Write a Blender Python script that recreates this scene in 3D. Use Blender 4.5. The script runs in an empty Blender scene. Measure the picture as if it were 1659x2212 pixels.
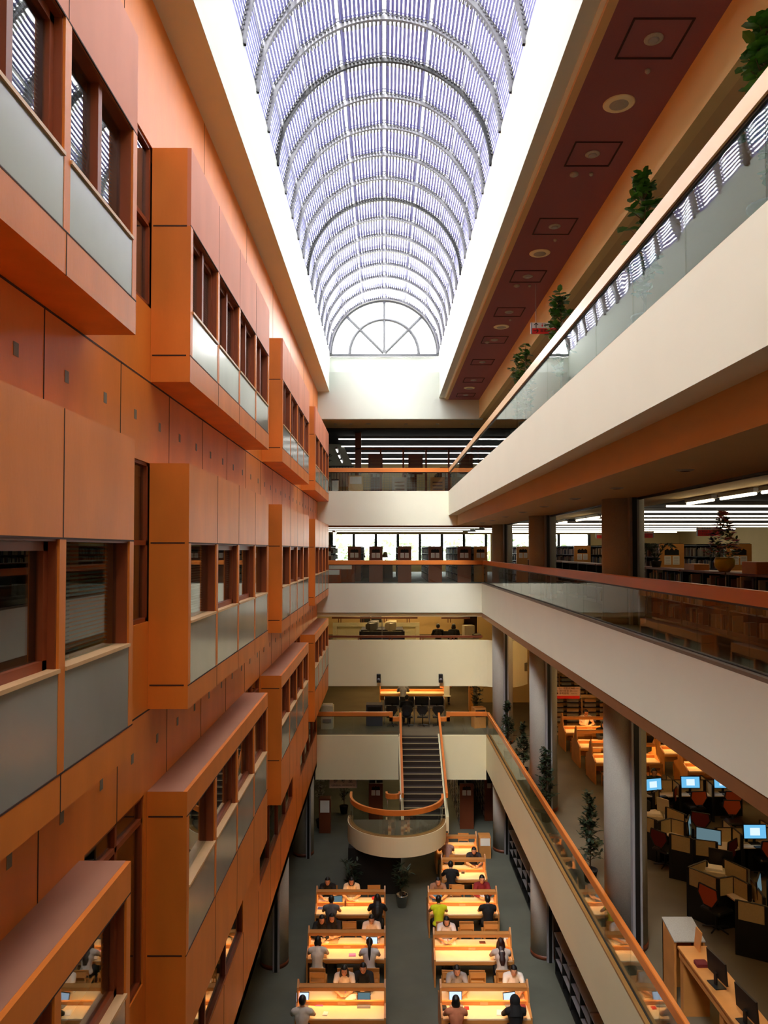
import bpy, math, random
from mathutils import Vector, Matrix
R = random.Random(11)
S = bpy.context.scene
C = bpy.context.collection
PI = math.pi
rad = math.radians
# ---------- viewing constants (eye at the origin, z up, y into the hall)
FPX, CX, CY, TH = 1600.0, 830.0, 1145.1, rad(1.5)
def ray(px, py):
    x = (px-CX)/FPX; v = (CY-py)/FPX; c, s = math.cos(TH), math.sin(TH)
    return Vector((x, c-v*s, s+v*c))
def at_z(px, py, z): d = ray(px, py); return d*(z/d.z)
def at_y(px, py, y): d = ray(px, py); return d*(y/d.y)
# ---------- mesh builder
class MB:
    def __init__(s): s.v = []; s.f = []; s.m = []; s.mi = 0; s.sm = []; s.smooth = False
    def add(s, vs, fs):
        o = len(s.v); s.v += [Vector(p) for p in vs]
        for f in fs: s.f.append([i+o for i in f]); s.m.append(s.mi); s.sm.append(s.smooth)
        return s
    def box(s, x0, x1, y0, y1, z0, z1):
        return s.add([(x0,y0,z0),(x1,y0,z0),(x1,y1,z0),(x0,y1,z0),(x0,y0,z1),(x1,y0,z1),(x1,y1,z1),(x0,y1,z1)],
                     [(0,3,2,1),(4,5,6,7),(0,1,5,4),(1,2,6,5),(2,3,7,6),(3,0,4,7)])
    def bbox(s, x0, x1, y0, y1, z0, z1, b=.01):      # box with chamfered vertical and top edges
        p = [(x0+b,y0),(x1-b,y0),(x1,y0+b),(x1,y1-b),(x1-b,y1),(x0+b,y1),(x0,y1-b),(x0,y0+b)]
        q = [(x0+2*b,y0+b),(x1-2*b,y0+b),(x1-b,y0+2*b),(x1-b,y1-2*b),(x1-2*b,y1-b),(x0+2*b,y1-b),(x0+b,y1-2*b),(x0+b,y0+2*b)]
        vs = [(a,c,z0) for a,c in p]+[(a,c,z1-b) for a,c in p]+[(a,c,z1) for a,c in q]
        fs = [tuple(range(7,-1,-1)), tuple(range(16,24))]
        for k in (0,8):
            for i in range(8): j=(i+1)%8; fs.append((k+i,k+j,k+8+j,k+8+i))
        return s.add(vs, fs)
    def obox(s, c, sz, rz=0, rx=0, ry=0):
        m = Matrix.Translation(Vector(c)) @ Matrix.Rotation(rz,4,'Z') @ Matrix.Rotation(ry,4,'Y') @ Matrix.Rotation(rx,4,'X')
        a,b,d = sz[0]/2,sz[1]/2,sz[2]/2
        vs = [m@Vector(p) for p in [(-a,-b,-d),(a,-b,-d),(a,b,-d),(-a,b,-d),(-a,-b,d),(a,-b,d),(a,b,d),(-a,b,d)]]
        return s.add(vs, [(0,3,2,1),(4,5,6,7),(0,1,5,4),(1,2,6,5),(2,3,7,6),(3,0,4,7)])
    def prism(s, pts, ax, a0, a1):                    # polygon in the two other axes, extruded along ax
        def P(p, a):
            if ax == 'x': return (a, p[0], p[1])
            if ax == 'y': return (p[0], a, p[1])
            return (p[0], p[1], a)
        n = len(pts); vs = [P(p,a0) for p in pts]+[P(p,a1) for p in pts]
        fs = [tuple(range(n-1,-1,-1)), tuple(range(n,2*n))]+[(i,(i+1)%n,n+(i+1)%n,n+i) for i in range(n)]
        return s.add(vs, fs)
    def tube(s, pts, r, n=8, flat=1.0, caps=True):
        pts = [Vector(p) for p in pts]; k = len(pts); rs = r if isinstance(r,(list,tuple)) else [r]*k
        vs = []; pu = None
        for i,p in enumerate(pts):
            t = (pts[min(i+1,k-1)]-pts[max(i-1,0)]).normalized()
            u = t.cross(Vector((0,0,1))) if pu is None else (pu - t*pu.dot(t))
            if u.length < 1e-4: u = t.cross(Vector((0,1,0)))
            u.normalize(); pu = u; w = t.cross(u)
            for j in range(n):
                a = 2*PI*j/n; vs.append(p+u*math.cos(a)*rs[i]+w*math.sin(a)*rs[i]*flat)
        fs = [(i*n+j, i*n+(j+1)%n, (i+1)*n+(j+1)%n, (i+1)*n+j) for i in range(k-1) for j in range(n)]
        if caps: fs += [tuple(range(n-1,-1,-1)), tuple(range((k-1)*n,k*n))]
        o = s.smooth; s.smooth = n > 6; s.add(vs, fs); s.smooth = o; return s
    def sweep(s, pts, prof, closed=False):            # profile (side, up) swept along a horizontal path
        pts = [Vector(p) for p in pts]; k = len(pts); n = len(prof); vs = []
        for i,p in enumerate(pts):
            a = pts[i-1] if i else (pts[-1] if closed else None); b = pts[i+1] if i<k-1 else (pts[0] if closed else None)
            d1 = (p-a) if a is not None else (b-p); d2 = (b-p) if b is not None else d1
            d1 = Vector((d1.x,d1.y,0)).normalized(); d2 = Vector((d2.x,d2.y,0)).normalized()
            t = (d1+d2).normalized(); w = Vector((t.y,-t.x,0)); sc = 1/max(.3, t.dot(d1))
            for q in prof: vs.append(p+w*q[0]*sc+Vector((0,0,q[1])))
        kk = k if closed else k-1
        fs = [(i*n+j, i*n+(j+1)%n, ((i+1)%k)*n+(j+1)%n, ((i+1)%k)*n+j) for i in range(kk) for j in range(n)]
        if not closed: fs += [tuple(range(n-1,-1,-1)), tuple(range((k-1)*n,k*n))]
        return s.add(vs, fs)
    def lathe(s, prof, c=(0,0,0), n=20):
        c = Vector(c); vs = [c+Vector((r*math.cos(2*PI*j/n), r*math.sin(2*PI*j/n), z)) for r,z in prof for j in range(n)]
        k = len(prof); fs = [(i*n+j, i*n+(j+1)%n, (i+1)*n+(j+1)%n, (i+1)*n+j) for i in range(k-1) for j in range(n)]
        fs += [tuple(range(n-1,-1,-1)), tuple(range((k-1)*n,k*n))]
        o = s.smooth; s.smooth = True; s.add(vs, fs); s.smooth = o; return s
    def ell(s, c, r, nu=12, nv=8):
        c = Vector(c); vs = [c+Vector((0,0,-r[2]))]
        for i in range(1,nv):
            a = -PI/2+PI*i/nv
            for j in range(nu): b = 2*PI*j/nu; vs.append(c+Vector((r[0]*math.cos(a)*math.cos(b), r[1]*math.cos(a)*math.sin(b), r[2]*math.sin(a))))
        vs.append(c+Vector((0,0,r[2]))); fs = []
        for j in range(nu): fs.append((0,1+(j+1)%nu,1+j)); fs.append((len(vs)-1, 1+(nv-2)*nu+j, 1+(nv-2)*nu+(j+1)%nu))
        for i in range(nv-2):
            for j in range(nu): a=1+i*nu; fs.append((a+j,a+(j+1)%nu,a+nu+(j+1)%nu,a+nu+j))
        o = s.smooth; s.smooth = True; s.add(vs, fs); s.smooth = o; return s
    def build(s, name, mats, parent=None, world=False):
        if not isinstance(mats,(list,tuple)): mats = [mats]
        off = Vector(parent.location) if (parent is not None and world) else Vector((0,0,0))
        if parent is not None and world and parent.parent is not None: off += Vector(parent.parent.location)
        me = bpy.data.meshes.new(name); me.from_pydata([v-off for v in s.v], [], s.f)
        for m in mats: me.materials.append(m)
        if len(mats) > 1: me.polygons.foreach_set('material_index', s.m)
        me.polygons.foreach_set('use_smooth', s.sm); me.update()
        o = bpy.data.objects.new(name, me); C.objects.link(o)
        if parent is not None: o.parent = parent
        return o
def tag(o, label=None, cat=None, group=None, kind=None):
    if label: o['label'] = label
    if cat: o['category'] = cat
    if group: o['group'] = group
    if kind: o['kind'] = kind
    return o
def struct(o): o['kind'] = 'structure'; return o
def thing(name, label, cat, loc=(0,0,0), rz=0, group=None):
    o = bpy.data.objects.new(name, None); C.objects.link(o); o.empty_display_size = .2
    o.location = loc; o.rotation_euler = (0,0,rz); return tag(o, label, cat, group)
KIDS = {}
def kids(o): return [c for c in o.children]
def copy_tree(o, parent=None):
    c = o.copy(); C.objects.link(c)
    if parent is not None: c.parent = parent
    for ch in kids(o): copy_tree(ch, c)
    return c
def dup(o, loc, rz, label, group=None):
    c = copy_tree(o); c.location = loc; c.rotation_euler = (0,0,rz); c['label'] = label
    if group: c['group'] = group
    return c
# ---------- materials
def lin(c):
    return tuple(((x/255)/12.92 if x/255 <= .04045 else ((x/255+.055)/1.055)**2.4) for x in c)
def mat(name, col, rough=.6, metal=0, var=.06, scale=3, spec=.5, emit=0, stretch=None, bump=0, bscale=None, trans=0):
    m = bpy.data.materials.new(name); m.use_nodes = True; nt = m.node_tree; N = nt.nodes; L = nt.links
    b = N['Principled BSDF']; c = lin(col)
    b.inputs['Roughness'].default_value = rough; b.inputs['Metallic'].default_value = metal
    b.inputs['Specular IOR Level'].default_value = spec
    tc = N.new('ShaderNodeTexCoord'); mp = N.new('ShaderNodeMapping'); L.new(tc.outputs['Object'], mp.inputs[0])
    if stretch: mp.inputs['Scale'].default_value = stretch
    nz = N.new('ShaderNodeTexNoise'); nz.inputs['Scale'].default_value = scale; nz.inputs['Detail'].default_value = 4
    L.new(mp.outputs[0], nz.inputs['Vector'])
    rp = N.new('ShaderNodeValToRGB'); rp.color_ramp.elements[0].position = .3; rp.color_ramp.elements[1].position = .7
    rp.color_ramp.elements[0].color = tuple(x*(1-var) for x in c)+(1,); rp.color_ramp.elements[1].color = tuple(min(1,x*(1+var)) for x in c)+(1,)
    L.new(nz.outputs[0], rp.inputs[0]); L.new(rp.outputs[0], b.inputs['Base Color'])
    if emit: b.inputs['Emission Color'].default_value = c+(1,); b.inputs['Emission Strength'].default_value = emit
    if bump:
        bp = N.new('ShaderNodeBump'); bp.inputs['Strength'].default_value = bump; bp.inputs['Distance'].default_value = .02
        n2 = N.new('ShaderNodeTexNoise'); n2.inputs['Scale'].default_value = bscale or scale; L.new(mp.outputs[0], n2.inputs['Vector'])
        L.new(n2.outputs[0], bp.inputs['Height']); L.new(bp.outputs[0], b.inputs['Normal'])
    if trans:
        tr = N.new('ShaderNodeBsdfTranslucent'); tr.inputs[0].default_value = c+(1,); mx = N.new('ShaderNodeMixShader')
        mx.inputs[0].default_value = trans; L.new(b.outputs[0], mx.inputs[1]); L.new(tr.outputs[0], mx.inputs[2])
        L.new(mx.outputs[0], N['Material Output'].inputs[0])
    return m
def glass(name, tint=(.93,.97,.95), ior=1.5, rough=.0, wave=0, wscale=2, boost=1.0):
    m = bpy.data.materials.new(name); m.use_nodes = True; nt = m.node_tree; N = nt.nodes; L = nt.links
    N.remove(N['Principled BSDF']); t = N.new('ShaderNodeBsdfTransparent'); t.inputs[0].default_value = tint+(1,)
    g = N.new('ShaderNodeBsdfGlossy'); g.inputs['Roughness'].default_value = rough
    f = N.new('ShaderNodeLayerWeight'); f.inputs[0].default_value = .5; mx = N.new('ShaderNodeMixShader')
    pw = N.new('ShaderNodeMath'); pw.operation = 'POWER'; pw.inputs[1].default_value = 4.0; L.new(f.outputs['Facing'], pw.inputs[0])
    mu = N.new('ShaderNodeMath'); mu.operation = 'MULTIPLY_ADD'; mu.use_clamp = True; mu.inputs[1].default_value = min(.95,.6*boost); mu.inputs[2].default_value = .045*boost
    L.new(pw.outputs[0], mu.inputs[0]); fac = mu.outputs[0]
    L.new(fac, mx.inputs[0]); L.new(t.outputs[0], mx.inputs[1]); L.new(g.outputs[0], mx.inputs[2])
    if wave:
        tc = N.new('ShaderNodeTexCoord'); nz = N.new('ShaderNodeTexNoise'); nz.inputs['Scale'].default_value = wscale; nz.inputs['Detail'].default_value = 0
        L.new(tc.outputs['Object'], nz.inputs['Vector']); bp = N.new('ShaderNodeBump'); bp.inputs['Strength'].default_value = wave; bp.inputs['Distance'].default_value = .01
        L.new(nz.outputs[0], bp.inputs['Height']); L.new(bp.outputs[0], g.inputs['Normal'])
    L.new(mx.outputs[0], N['Material Output'].inputs[0]); return m
def emis(name, col, st):
    m = bpy.data.materials.new(name); m.use_nodes = True; N = m.node_tree.nodes; N.remove(N['Principled BSDF'])
    e = N.new('ShaderNodeEmission'); e.inputs[0].default_value = lin(col)+(1,); e.inputs[1].default_value = st
    m.node_tree.links.new(e.outputs[0], N['Material Output'].inputs[0]); return m
M = {}
M['ply'] = mat('facade_plywood', (224,124,40), .45, var=.10, scale=2.2, stretch=(1,1,.35), bump=.05, bscale=30)
M['plyside'] = M['ply']
M['ctop'] = mat('mauve_brown_top_board', (172,122,98), .4, var=.08, scale=1.2)  # mauve-brown colour used on the tops of the bottom row bays
M['salmon'] = mat('faded_plywood', (214,128,92), .6, var=.08, scale=1.6, stretch=(1,1,.4))
M['groove'] = mat('joint_dark', (60,28,12), .8)
M['reveal'] = mat('window_wood', (138,62,26), .45, var=.12, scale=3, stretch=(1,1,.3))
M['sill'] = mat('window_sill_wood', (214,170,120), .4)
M['spandrel'] = mat('grey_panel', (152,152,142), .16, spec=.8, var=.12, scale=.8, stretch=(1,1,.5))
M['patch'] = mat('grey_patch', (120,112,98), .6)
M['white'] = mat('white_paint', (231,231,209), .7, var=.015, scale=1)
M['beam'] = mat('beam_paint', (198,204,192), .7, var=.015, scale=1)
M['cream'] = mat('cream_paint', (232,224,184), .7, var=.02, scale=1)
M['tan'] = mat('tan_paint', (222,190,130), .8, var=.03, scale=1)
M['soffit'] = mat('soffit_paint', (205,170,120), .8, var=.03, scale=1)
M['brown'] = mat('brown_trim', (134,88,50), .6)
M['purple'] = mat('mauve_ceiling', (140,84,92), .85, var=.04, scale=40)
M['purpled'] = mat('mauve_dark', (56,24,26), .9)
M['carpet'] = mat('grey_carpet', (92,94,82), .95, var=.16, scale=.7)
M['carpet2'] = mat('brown_carpet', (104,94,74), .95, var=.12, scale=.8)
M['conc'] = mat('column_concrete', (164,162,152), .8, var=.10, scale=60)
M['black'] = mat('black_metal', (14,14,14), .5)
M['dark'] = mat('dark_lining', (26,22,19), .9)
M['fan'] = mat('fan_window_frame', (96,98,100), .5)
M['bracket'] = mat('louver_bracket', (96,96,98), .5)
M['rib'] = mat('vault_rib', (112,112,116), .45)
M['steel'] = mat('white_steel', (150,150,154), .4, var=.02)
M['chrome'] = mat('brushed_steel', (190,190,190), .25, metal=1)
M['wood'] = mat('handrail_wood', (206,116,46), .32, var=.14, scale=2, stretch=(1,.25,1))
M['woodx'] = mat('handrail_wood_end', (214,122,50), .35, var=.12, scale=2, stretch=(.25,1,1))
M['wooddk'] = mat('dark_red_wood', (112,54,26), .45, var=.12, scale=3, stretch=(1,1,.3))
M['oak'] = mat('desk_oak', (206,140,72), .4, var=.10, scale=3, stretch=(.3,1,1))
M['oaktop'] = mat('desk_top_laminate', (242,214,170), .35, var=.05, scale=2)
M['glass'] = glass('balustrade_glass', (.90,.95,.93), 1.55, wave=.10, wscale=2.5, boost=1.1)
M['vglass'] = glass('skylight_glass', (.97,.98,1.0), 1.4)
M['pane'] = glass('window_glass', (.80,.86,.82), 1.55, wave=.03, wscale=1.2, boost=1.6)
M['louver'] = mat('louver_polycarbonate', (132,132,186), .5, var=0, trans=.12)
M['louverw'] = mat('louver_white', (214,212,222), .5, var=0, trans=.5)
# ================= levels (relative to the eye) =================
GZ, L1, L2, L3, L4 = -12.4, -8.0, -5.0, -1.5, 2.5
YE, Y0 = 32.0, -5.0
XF, XR = -2.40, -2.89
XS = 2.38
ZB, ZS = 6.85, 8.5
RX1, RX3, RX4 = 4.37, 4.20, 2.78
# ----- floors, ceilings, walls of the place
def sbox(name, m, *b): q = MB(); q.box(*b); return struct(q.build(name, m))
sbox('floor', M['carpet'], -9, 20, Y0-1, 50.2, GZ-.3, GZ)
sbox('floor', M['carpet2'], RX1+.15, 20, Y0, YE, L1-.35, L1)               # reading floor, right
def slab(name, m, X0, X1, Ya, Yb, Z0, Z1): return sbox(name, m, X0, X1, Ya, Yb, Z0, Z1)
slab('floor', M['carpet2'], -9, 20, YE+.15, 50.2, L1-.35, L1)
slab('floor', M['carpet2'], -9, 6.3, YE+.75, 44, L2-.35, L2)
slab('floor', M['carpet'], RX3+.15, 20, Y0, YE, L3-.35, L3)
slab('floor', M['carpet'], -9, 20, YE+.15, 50.2, L3-.35, L3)
slab('floor', M['carpet'], 3.16, 20, Y0, YE, L4-.3, L4)
slab('floor', M['carpet'], -9, 20, YE+.15, 50.2, L4-.3, L4)
# hall end wall above the top gallery, with a sloping ledge below the fan window
q = MB(); q.box(-2.89, 4.3, YE, YE+.25, 5.66, 7.7); q.box(-2.89, 4.3, YE+.25, YE+.45, 7.3, ZS-.06)
q.prism([(YE,7.7),(YE+.26,7.7),(YE+.26,ZS-.1)], 'x', -XS, XS); struct(q.build('wall_back', M['beam']))
# beams carrying the skylight
q = MB(); q.box(XR-.02, -XS, Y0, YE+.3, ZB, ZS); q.box(-XS-.35, -XS, Y0, YE+.3, ZS, ZS+.1); struct(q.build('trim_1', M['beam']))
q = MB(); q.prism([(XS,6.58),(2.6,6.58),(2.6,6.9),(2.78,6.9),(2.78,ZS+.1),(XS,ZS+.1)], 'y', Y0, YE); struct(q.build('trim_2', M['beam']))
q = MB(); q.box(2.6, 2.66, Y0, YE, 6.56, 6.9); struct(q.build('trim_3', M['white']))
q = MB(); q.box(2.66, 2.78, Y0, YE, 6.5, 6.9); struct(q.build('trim_4', M['soffit']))
slab('ceiling', M['purple'], 2.78, 4.12, Y0, YE, 6.5, 6.7)
q = MB(); q.box(4.12, 4.3, Y0, YE, 5.7, 6.7); struct(q.build('trim_5', M['tan']))
slab('ceiling', M['soffit'], 4.3, 20, Y0, YE, 5.7, 5.9)
slab('ceiling', M['soffit'], -9, 20, YE+.25, 34.4, 5.66, 5.9)
slab('ceiling', M['dark'], -9, 20, 34.4, 50.2, 5.85, 6.0)
q = MB(); q.box(-9, 20, 34.4, 34.46, 5.6, 5.85); struct(q.build('trim_6', M['black']))
# outer envelope
slab('roof', M['white'], -9, XR-.02, Y0, 50.2, 6.9, 7.1)
slab('roof', M['white'], 2.78, 20, Y0, 50.2, 6.9, 7.1)
slab('roof', M['white'], -3.2, 4.5, YE+.45, 50.2, 6.9, 7.1)
sbox('wall_left_outer', M['dark'], -9.2, -9, Y0, 50.2, GZ, 7.1)
sbox('wall_right_outer', M['tan'], 20, 20.2, Y0, 50.2, GZ, 7.1)
sbox('wall_front', M['white'], -9.2, 20.2, Y0-.2, Y0, GZ, 11.2)
# far outer wall: solid below, window strip on the L3 level
q = MB(); q.box(-9.2,20.2,50.2,50.4,GZ,L3+.5); q.box(-9.2,20.2,50.2,50.4,1.02,7.1)
q.box(-9.2,-3.6,50.2,50.4,L3+.5,1.02); q.box(7.2,8.6,50.2,50.4,L3+.5,1.02); q.box(13.9,20.2,50.2,50.4,L3+.5,1.02)
struct(q.build('wall_far', M['tan']))
fr = MB()
for i in range(9): x=-3.55+1.49*i; fr.box(x-.09,x+.09,50.05,50.2,L3+.5,1.02)
for x in (8.6,10.2,11.8,13.85): fr.box(x-.09,x+.09,50.05,50.3,L3+.5,1.02)
w = struct(thing('window_3', None, None, (0,50.2,L3+.5))); fr.build('window_frame', M['black'], w, True)
q = MB(); q.box(-3.6,7.2,50.24,50.26,L3+.5,1.02); q.box(8.6,13.9,50.24,50.26,L3+.5,1.02); q.build('pane', M['vglass'], w, True)
# right gallery L4: fascia and lowered soffit
q = MB(); q.prism([(RX4,L4+.03),(RX4,1.48),(3.16,1.48),(3.16,L4+.03)], 'y', Y0, YE); struct(q.build('wall_right_upper', [M['white']]))
q = MB(); q.box(3.16, 5.05, Y0, YE+.15, 1.04, 1.48); struct(q.build('ceiling', M['soffit']))
q = MB(); q.box(3.16, 20, Y0, YE, 1.48, L4-.3); struct(q.build('ceiling', M['tan']))
q = MB(); q.box(5.05, 5.13, Y0, YE, 1.0, 1.48); struct(q.build('trim_7', M['black']))
# end L4 fascia + soffit
q = MB(); q.box(-2.89, RX4, YE, YE+.15, 1.04, L4+.03); q.box(RX4, 3.16, YE, YE+.15, 1.04, 1.48); struct(q.build('wall_end_upper', M['white']))
slab('ceiling', M['dark'], -9, 20, YE+.15, 50.2, 1.25, 1.5)
q = MB(); q.box(-2.89, 5.0, YE+.15, YE+.4, .96, 1.25); struct(q.build('trim_8', M['brown']))
# L3 fascias
q = MB(); q.box(RX3, RX3+.15, Y0, YE, -2.72, L3+.03); struct(q.build('wall_right_middle', M['white']))
q = MB(); q.box(RX3+.01, RX3+.5, Y0, YE, -2.93, -2.72); struct(q.build('trim_9', M['brown']))
slab('ceiling', M['tan'], RX3+.5, 20, Y0, YE, -2.92, -2.8)
q = MB(); q.box(-2.89, RX3+.15, YE, YE+.15, -2.72, L3+.03); struct(q.build('wall_end_middle', M['white']))
slab('ceiling', M['cream'], -9, 20, YE+.15, 50.2, -2.9, -2.75)
# L1 fascias
q = MB(); q.box(RX1, RX1+.15, Y0, YE+.15, -9.42, L1+.02); struct(q.build('wall_right_lower', M['cream']))
q = MB(); q.box(-2.95, .62, YE, YE+.15, -9.86, L1+.02); struct(q.build('wall_end_lower', M['cream']))
q = MB(); q.box(2.42, RX1, YE, YE+.15, -9.86, L1+.02); struct(q.build('wall_end_lower', M['cream']))
slab('ceiling', M['dark'], -9, 20, YE+.15, 50.2, -9.9, -9.75)
slab('ceiling', M['tan'], RX1+.15, 20, Y0, YE, -9.5, -9.4)
# back walls of the end rooms
sbox('wall_back_middle', M['tan'], -9, 4.7, 43.8, 44, L2, -2.9)
sbox('wall_back_lower', M['tan'], -9, 20, 44.6, 44.8, L1, -5.35)
sbox('wall_back_hall', M['tan'], 4.9, 20, 39, 39.2, L1, -2.9)
sbox('wall_back_ground', M['dark'], -9, 20, 48.6, 48.8, GZ, -9.9)
# ----- L2 curved parapet
def arc(cx, cy, r, a0, a1, n): return [(cx+r*math.cos(rad(a0+(a1-a0)*i/n)), cy+r*math.sin(rad(a0+(a1-a0)*i/n)), 0) for i in range(n+1)]
path = [(-2.92,YE+.5,0),(3.9,YE+.5,0)]+[(3.9+1.15*t, YE+.5-.5*t*t, 0) for t in (.25,.5,.75,1)]
q = MB(); q.sweep(path, [(0,-5.96),(0,-3.96),(-.18,-3.96),(-.18,-5.96)]); struct(q.build('wall_end_parapet', M['cream']))
path2 = [(5.25,YE+.1,0)]+[(5.25+1.1*t, YE+.1+.9*t*t, 0) for t in (.25,.5,.75,1)]+[(6.35,40,0)]
q = MB(); q.sweep(path2, [(0,-5.96),(0,-3.96),(-.18,-3.96),(-.18,-5.96)]); struct(q.build('wall_end_parapet', M['cream']))

slab('ceiling', M['cream'], -9, 4.7, YE+.7, 44.6, L2-.5, L2-.36)

# ================= left facade =================
BAYS = [(.85,7.1),(9.1,15.35),(17.4,23.6),(25.75,31.95)]
ROWS = [  # top, window top, sill, panel bottom, bottom
    (5.0, 4.02, 2.98, 2.40, 2.07), (1.06, .08, -.88, -1.66, -1.95), (-2.95, -3.25, -4.12, -4.92, -5.95)]
RN = ['top row','middle row','bottom row']
BN = ['nearest the camera','second from the camera','third from the camera','farthest from the camera']
# recessed wall behind the bays
q = MB(); T = .12
def wall_piece(y0,y1,z0,z1): q.box(XR-T, XR, y0, y1, z0, z1)
q.mi = 0
for z0,z1 in ((5.0,ZB),(1.06,2.07),(-2.95,-1.95),(-6.35,-5.95),(-9.3,-7.85)): wall_piece(Y0,YE,z0,z1)
gaps = [(Y0,.85)]+[(BAYS[i][1],BAYS[i+1][0]) for i in range(3)]+[(31.95,YE)]
for gi,(a,b) in enumerate(gaps):
    for ri,(tp,wt,sl,pb,bt) in enumerate(ROWS):
        if gi in (0,4): wall_piece(a,b,bt,tp); continue
        if ri < 2: wall_piece(a,b,bt,sl); wall_piece(a,a+.9,sl,tp)
        else: wall_piece(a,b,bt,-5.2); wall_piece(a,a+.12,-5.2,tp); wall_piece(b-.1,b,-5.2,tp)
for a,b in gaps: wall_piece(a,b,-7.85,-6.35)
# joints, grey patches
q.mi = 1
for k in range(22):
    y = 8.08-1.83*7+1.83*k
    if y > Y0 and y < YE:
        if k%2: q.box(XR-.02,XR+.003,y-.006,y+.006,5.0,ZB)
        for z0,z1 in ((1.06,2.07),(-2.95,-1.95),(-9.3,-7.85)): q.box(XR-.02,XR+.003,y-.008,y+.008,z0,z1)
for z in (2.06,-1.96): q.box(XR-.02,XR+.003,Y0,YE,z-.012,z+.008)
q.mi = 2
y = 5.77-.93*6
while y < YE:
    for z in (1.57,-2.4): q.box(XR-.02,XR+.004,y-.04,y+.04,z-.055,z+.055)
    y += .93
struct(q.build('wall_left', [M['ply'],M['groove'],M['patch']]))
q = MB()   # the rooms behind: floors and partition
for z in (5.0, 1.55, -2.4, -6.1): q.box(-9,XR-T,Y0,YE,z,z+.25)
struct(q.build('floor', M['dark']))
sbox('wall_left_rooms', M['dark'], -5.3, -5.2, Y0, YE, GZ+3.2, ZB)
slab('ceiling', M['tan'], -9, XR, Y0, YE, -9.3, -9.1)
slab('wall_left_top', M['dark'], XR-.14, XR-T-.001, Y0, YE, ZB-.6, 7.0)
# gap windows
gw = 0
for gi,(a,b) in enumerate(gaps[1:4]):
    for ri,(tp,wt,sl,pb,bt) in enumerate(ROWS):
        y0g, z0g = (a+.9, sl) if ri < 2 else (a+.12, -5.2)
        w = thing('slit_window', 'narrow dark wood-framed window slit in the recessed orange wall, %s, %s gap between bays from the camera' % (RN[ri], ['first','second','third'][gi]), 'window', (XR,(y0g+b)/2,z0g))
        f = MB(); xx=XR-.09
        b2 = b-.0 if ri<2 else b-.1
        for (c,d,e,g) in ((y0g,y0g+.05,z0g,tp),(b2-.05,b2,z0g,tp),(y0g,b2,z0g,z0g+.05),(y0g,b2,tp-.04,tp),(y0g,b2,wt-.03,wt+.03)): f.box(xx,XR-.02,c,d,e,g)
        if ri == 2: f.box(xx,XR-.02,(y0g+b2)/2-.03,(y0g+b2)/2+.03,z0g,tp)
        f.build('window_frame', M['reveal'], w, True)
        p = MB(); p.box(XR-.07,XR-.06,y0g+.03,b2-.03,z0g+.03,tp-.03); p.build('pane', M['pane'], w, True)
# ribbon windows under the bays
for i,(a,b) in enumerate(BAYS):
    w = thing('ribbon_window', 'dark strip of four low windows in the orange wall under the %s bay' % ['nearest','second','third','farthest'][i], 'window', (XR,(a+b)/2,-7.85))
    f = MB()
    for k in range(5): y=a+(b-a)*k/4; f.box(XR-.1,XR-.02,max(a,y-.035),min(b,y+.035),-7.85,-6.35)
    f.box(XR-.1,XR-.01,a,b,-7.85,-7.79); f.build('window_frame', M['reveal'], w, True)
    p = MB(); p.box(XR-.08,XR-.07,a,b,-7.82,-6.35); p.build('pane', M['pane'], w, True)
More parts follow.
